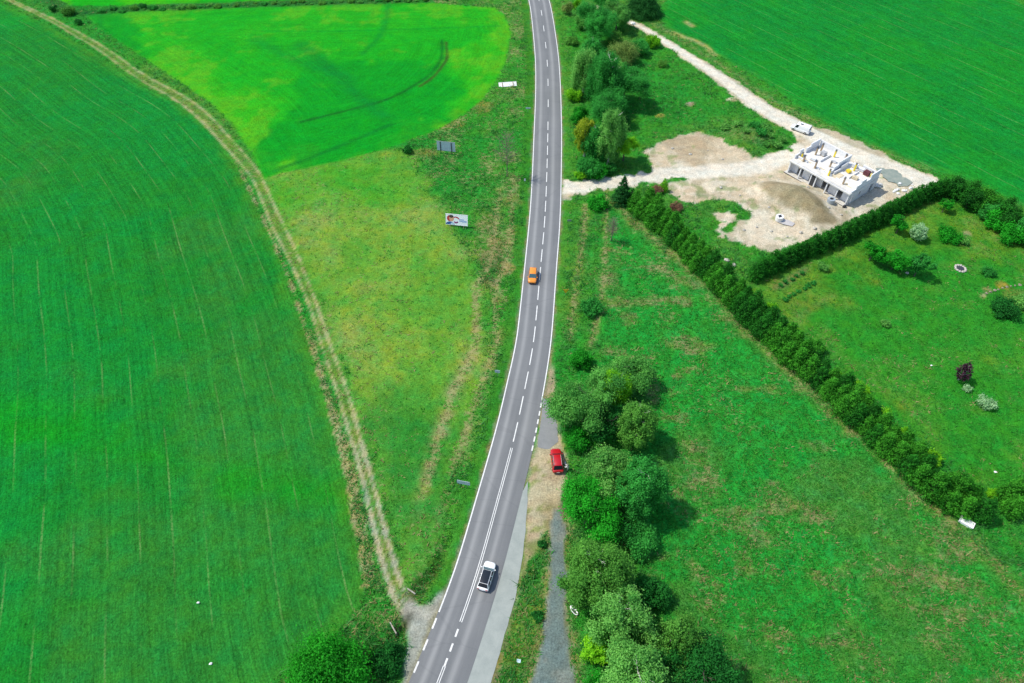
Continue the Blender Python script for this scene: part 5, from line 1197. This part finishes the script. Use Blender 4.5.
x_, y_ = P(786, 223); o = MB().add([(-1.6, -.8, .02), (-.4, -1.0, .05), (1.5, -.7, .02), (1.8, .6, .03), (.2, 1.0, .1), (-1.4, .7, .03), (0, 0, .16)], [(0, 1, 6), (1, 2, 6), (2, 3, 6), (3, 4, 6), (4, 5, 6), (5, 0, 6)]).build('plastic_sheet', plain('grey_foil', (0.45, 0.43, 0.42), .5), None); o.location = (x_, y_, gz_at(x_, y_) + .12); o.rotation_euler = (0, 0, -.5); tag(o, 'crumpled grey plastic sheet beside the whitish tub in the yard', 'sheet')
# house shadow painted as a thin teal sheet, with rubble beside it
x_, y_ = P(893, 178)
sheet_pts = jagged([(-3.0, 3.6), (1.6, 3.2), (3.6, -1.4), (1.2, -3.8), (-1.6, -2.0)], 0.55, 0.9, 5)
o = MB().prism([(a_, b_, 0) for a_, b_ in sheet_pts], (0, 0, .05)).build('painted_shade', speckle('teal_shade', C4(122, 146, 140), C4(186, 190, 174), .7, .7), None); o.location = (x_, y_, gz_at(x_, y_) + .12); tag(o, 'grey teal patch of painted house shadow on the ground behind the right end of the house', 'painted_shade')
rr = random.Random(3)
def stone(px, py, r, label, mat='stone', group=None, name='stone', n=1):
    x_, y_ = P(px, py); mb = MB()
    mb.blob((0, 0, r * .3), (r, r * .8, r * .55), int(px * 7), .3, 9, 6); o = mb.build(name, M[mat], None); o.location = (x_, y_, gz_at(x_, y_)); return tag(o, label, 'stone', group)
for k in range(14):
    stone(893 + rr.uniform(0, 22), 184 + rr.uniform(0, 10), rr.uniform(.2, .5), 'pale rubble block in the heap between painted shadow patch and dark hedge', 'block', 'rubble blocks by the dark hedge', 'rubble_block')
for px, py in ((756, 228), (772, 232), (768, 207), (812, 228), (826, 212), (838, 214), (806, 190), (778, 181), (760, 181), (738, 196), (722, 187), (851, 205), (862, 197), (798, 233), (745, 232), (790, 238), (707, 152), (688, 155), (720, 160), (672, 148)):
    stone(px + rr.uniform(-3, 3), py + rr.uniform(-2, 2), rr.uniform(.18, .45), 'small earth-coloured lump of rubble lying in the building yard', 'stone', 'rubble lumps in the yard', 'rubble_block')
stone(877, 186, 1.1, 'cream sand pile against the right gable of the house', 'slab', None, 'sand_pile')
x_, y_ = P(844, 207.5); o = MB().blob((0, 0, .25), (.5, .35, .35), 9, .25).build('rubbish_bag', M['black'], None); o.location = (x_, y_, .05); tag(o, 'black bag at the near corner of the unfinished house', 'bag')

# culvert heads on both sides of the cart track mouth
M['old_concrete'] = plain('old_concrete', (0.3, 0.28, 0.24), 0.9, var=0.3, scale=2)
def culvert(p0, p1, ht, label):
    a, b_ = Vector(P(*p0)), Vector(P(*p1)); d = b_ - a; root = empty('culvert_head', (a.x, a.y, 0), math.atan2(d.y, d.x), label, 'culvert')
    MB().box(0, d.length, -.09, .09, -1.2, ht).build('head_wall', M['old_concrete'], root, bevel=.03)
    MB().tube([(d.length / 2, -.16, -.8), (d.length / 2, -.3, -.8)], [.3, .3], 14).build('pipe', M['black'], root)
culvert((407.5, 589), (415.5, 594.5), 0.28, 'thin concrete culvert head on the upper side of the cart track mouth')
culvert((396.5, 634), (390, 622.5), 0.25, 'concrete culvert head over the dark ditch on the lower side of the cart track mouth')

# small things lying about
def lid(px, py, rz, label):
    x_, y_ = P(px, py); root = empty('storage_box', (x_, y_, gz_at(x_, y_) + .2), rz, label, 'box')
    MB().box(-1.0, 1.0, -.55, .55, -.3, .22).build('box_body', M['white'], root, bevel=.03)
    MB().prism([(-1.05, -.6, .222), (-1.05, .6, .222), (-1.05, .52, .27), (-1.05, -.52, .27)], (2.1, 0, 0)).build('lid', M['white'], root, bevel=.02)
a, b_ = P(961, 520), P(972, 526.5); lid(965.5, 523.5, math.atan2(b_[1] - a[1], b_[0] - a[0]), 'long white box at the lower end of the long hedge')
def tub(px, py, rz, label):
    x_, y_ = P(px, py); root = empty('bathtub', (x_, y_, gz_at(x_, y_)), rz, label, 'bathtub')
    n = 20; ring = lambda rx, ry, z_: [(rx * math.cos(2 * math.pi * k / n), ry * math.sin(2 * math.pi * k / n), z_) for k in range(n)]
    s_ = [ring(.62, .24, 0), ring(.78, .36, .42), ring(.80, .38, .45), ring(.70, .29, .45), ring(.5, .18, .12)]
    mb = MB(); v = [p for r_ in s_ for p in r_]; mb.add(v, [(i * n + k, i * n + (k + 1) % n, (i + 1) * n + (k + 1) % n, (i + 1) * n + k) for i in range(4) for k in range(n)] + [tuple(range(4 * n, 5 * n))]); mb.build('basin', M['white'], root, smooth=True)
    MB().blob((.18, 0, .2), (.35, .17, .12), 3, .2).build('dark_filling', M['dark_steel'], root)
    MB().box(-.72, -.3, -.22, .22, .452, .49).build('shelf', M['white'], root, bevel=.02)
a, b_ = P(570.5, 606), P(577, 615); tub(574, 611, math.atan2(b_[1] - a[1], b_[0] - a[0]), 'white oval basin with dark inside, dumped beside the gravel path')
def ring_pit(px, py, label):
    x_, y_ = P(px, py); root = empty('fire_pit', (x_, y_, gz_at(x_, y_)), 0, label, 'fire pit'); n = 12; mb = MB()
    for k in range(n):
        a_ = 2 * math.pi * k / n; mb.blob((1.0 * math.cos(a_), 1.0 * math.sin(a_), .12), (.28, .28, .22), k, .25, 7, 5)
    mb.build('stone_ring', M['stone'], root); MB().tube([(0, 0, .02), (0, 0, .2), (0, 0, .24)], [.74, .7, .5], 14).build('ash_bed', M['dark_steel'], root)
ring_pit(960, 269, 'round fire pit of pale stones with dark middle on the lawn')
o = tag(MB().blob((0, 0, .1), (.19, .15, .12), 3, .25).build('stone', M['white'], None), 'white stone in the lower part of the left crop field, upper one of two', 'stone'); o.location = P(198.5, 603) + (0.05,)
o = tag(MB().blob((0, 0, .1), (.22, .17, .12), 8, .25).build('stone', M['white'], None), 'white stone in the left crop field near the bottom edge, lower one of two', 'stone'); o.location = P(211, 664) + (0.05,)
for k, (px, py) in enumerate(((727, 241), (733, 245))):
    pass
stone(726.5, 260, .55, 'pinkish stone by the hedge corner below the yard grass, left one of two', 'stone'); stone(733.5, 265, .55, 'pinkish stone by the hedge corner below the yard grass, right one of two', 'stone')
stone(931, 366, .18, 'small white stone in the lawn left of the purple tree', 'white'); stone(907, 273, .35, 'small pale stone under the three fruit trees', 'stone')
stone(995.5, 472, .25, 'small white stone on the lawn near the short hedge arm', 'white'); stone(633, 24, .7, 'white marker stone beside the dark conifer at the site road', 'white')
for k in range(9):
    px, py = 986 + k * 4.2, 294 - 9 * math.sin(k / 8 * 1.5); stone(px, py, rr.uniform(.18, .36), 'pale boulder in the curved edge of the rockery at the right edge', 'rock', 'boulders of the rockery edge', 'boulder')
x_, y_ = P(518.5, 661); o = MB().add([(-.3, -.2, .06), (.25, -.25, .12), (.35, .2, .05), (-.2, .25, .14)], [(0, 1, 2, 3)]).build('litter_bag', plain('pale_blue_plastic', (.45, .6, .68), .4), None); sl_ = o.modifiers.new('solid', 'SOLIDIFY'); sl_.thickness = .05; o.location = (x_, y_, gz_at(x_, y_)); tag(o, 'pale blue plastic litter in the grass between pavement and gravel path', 'litter')
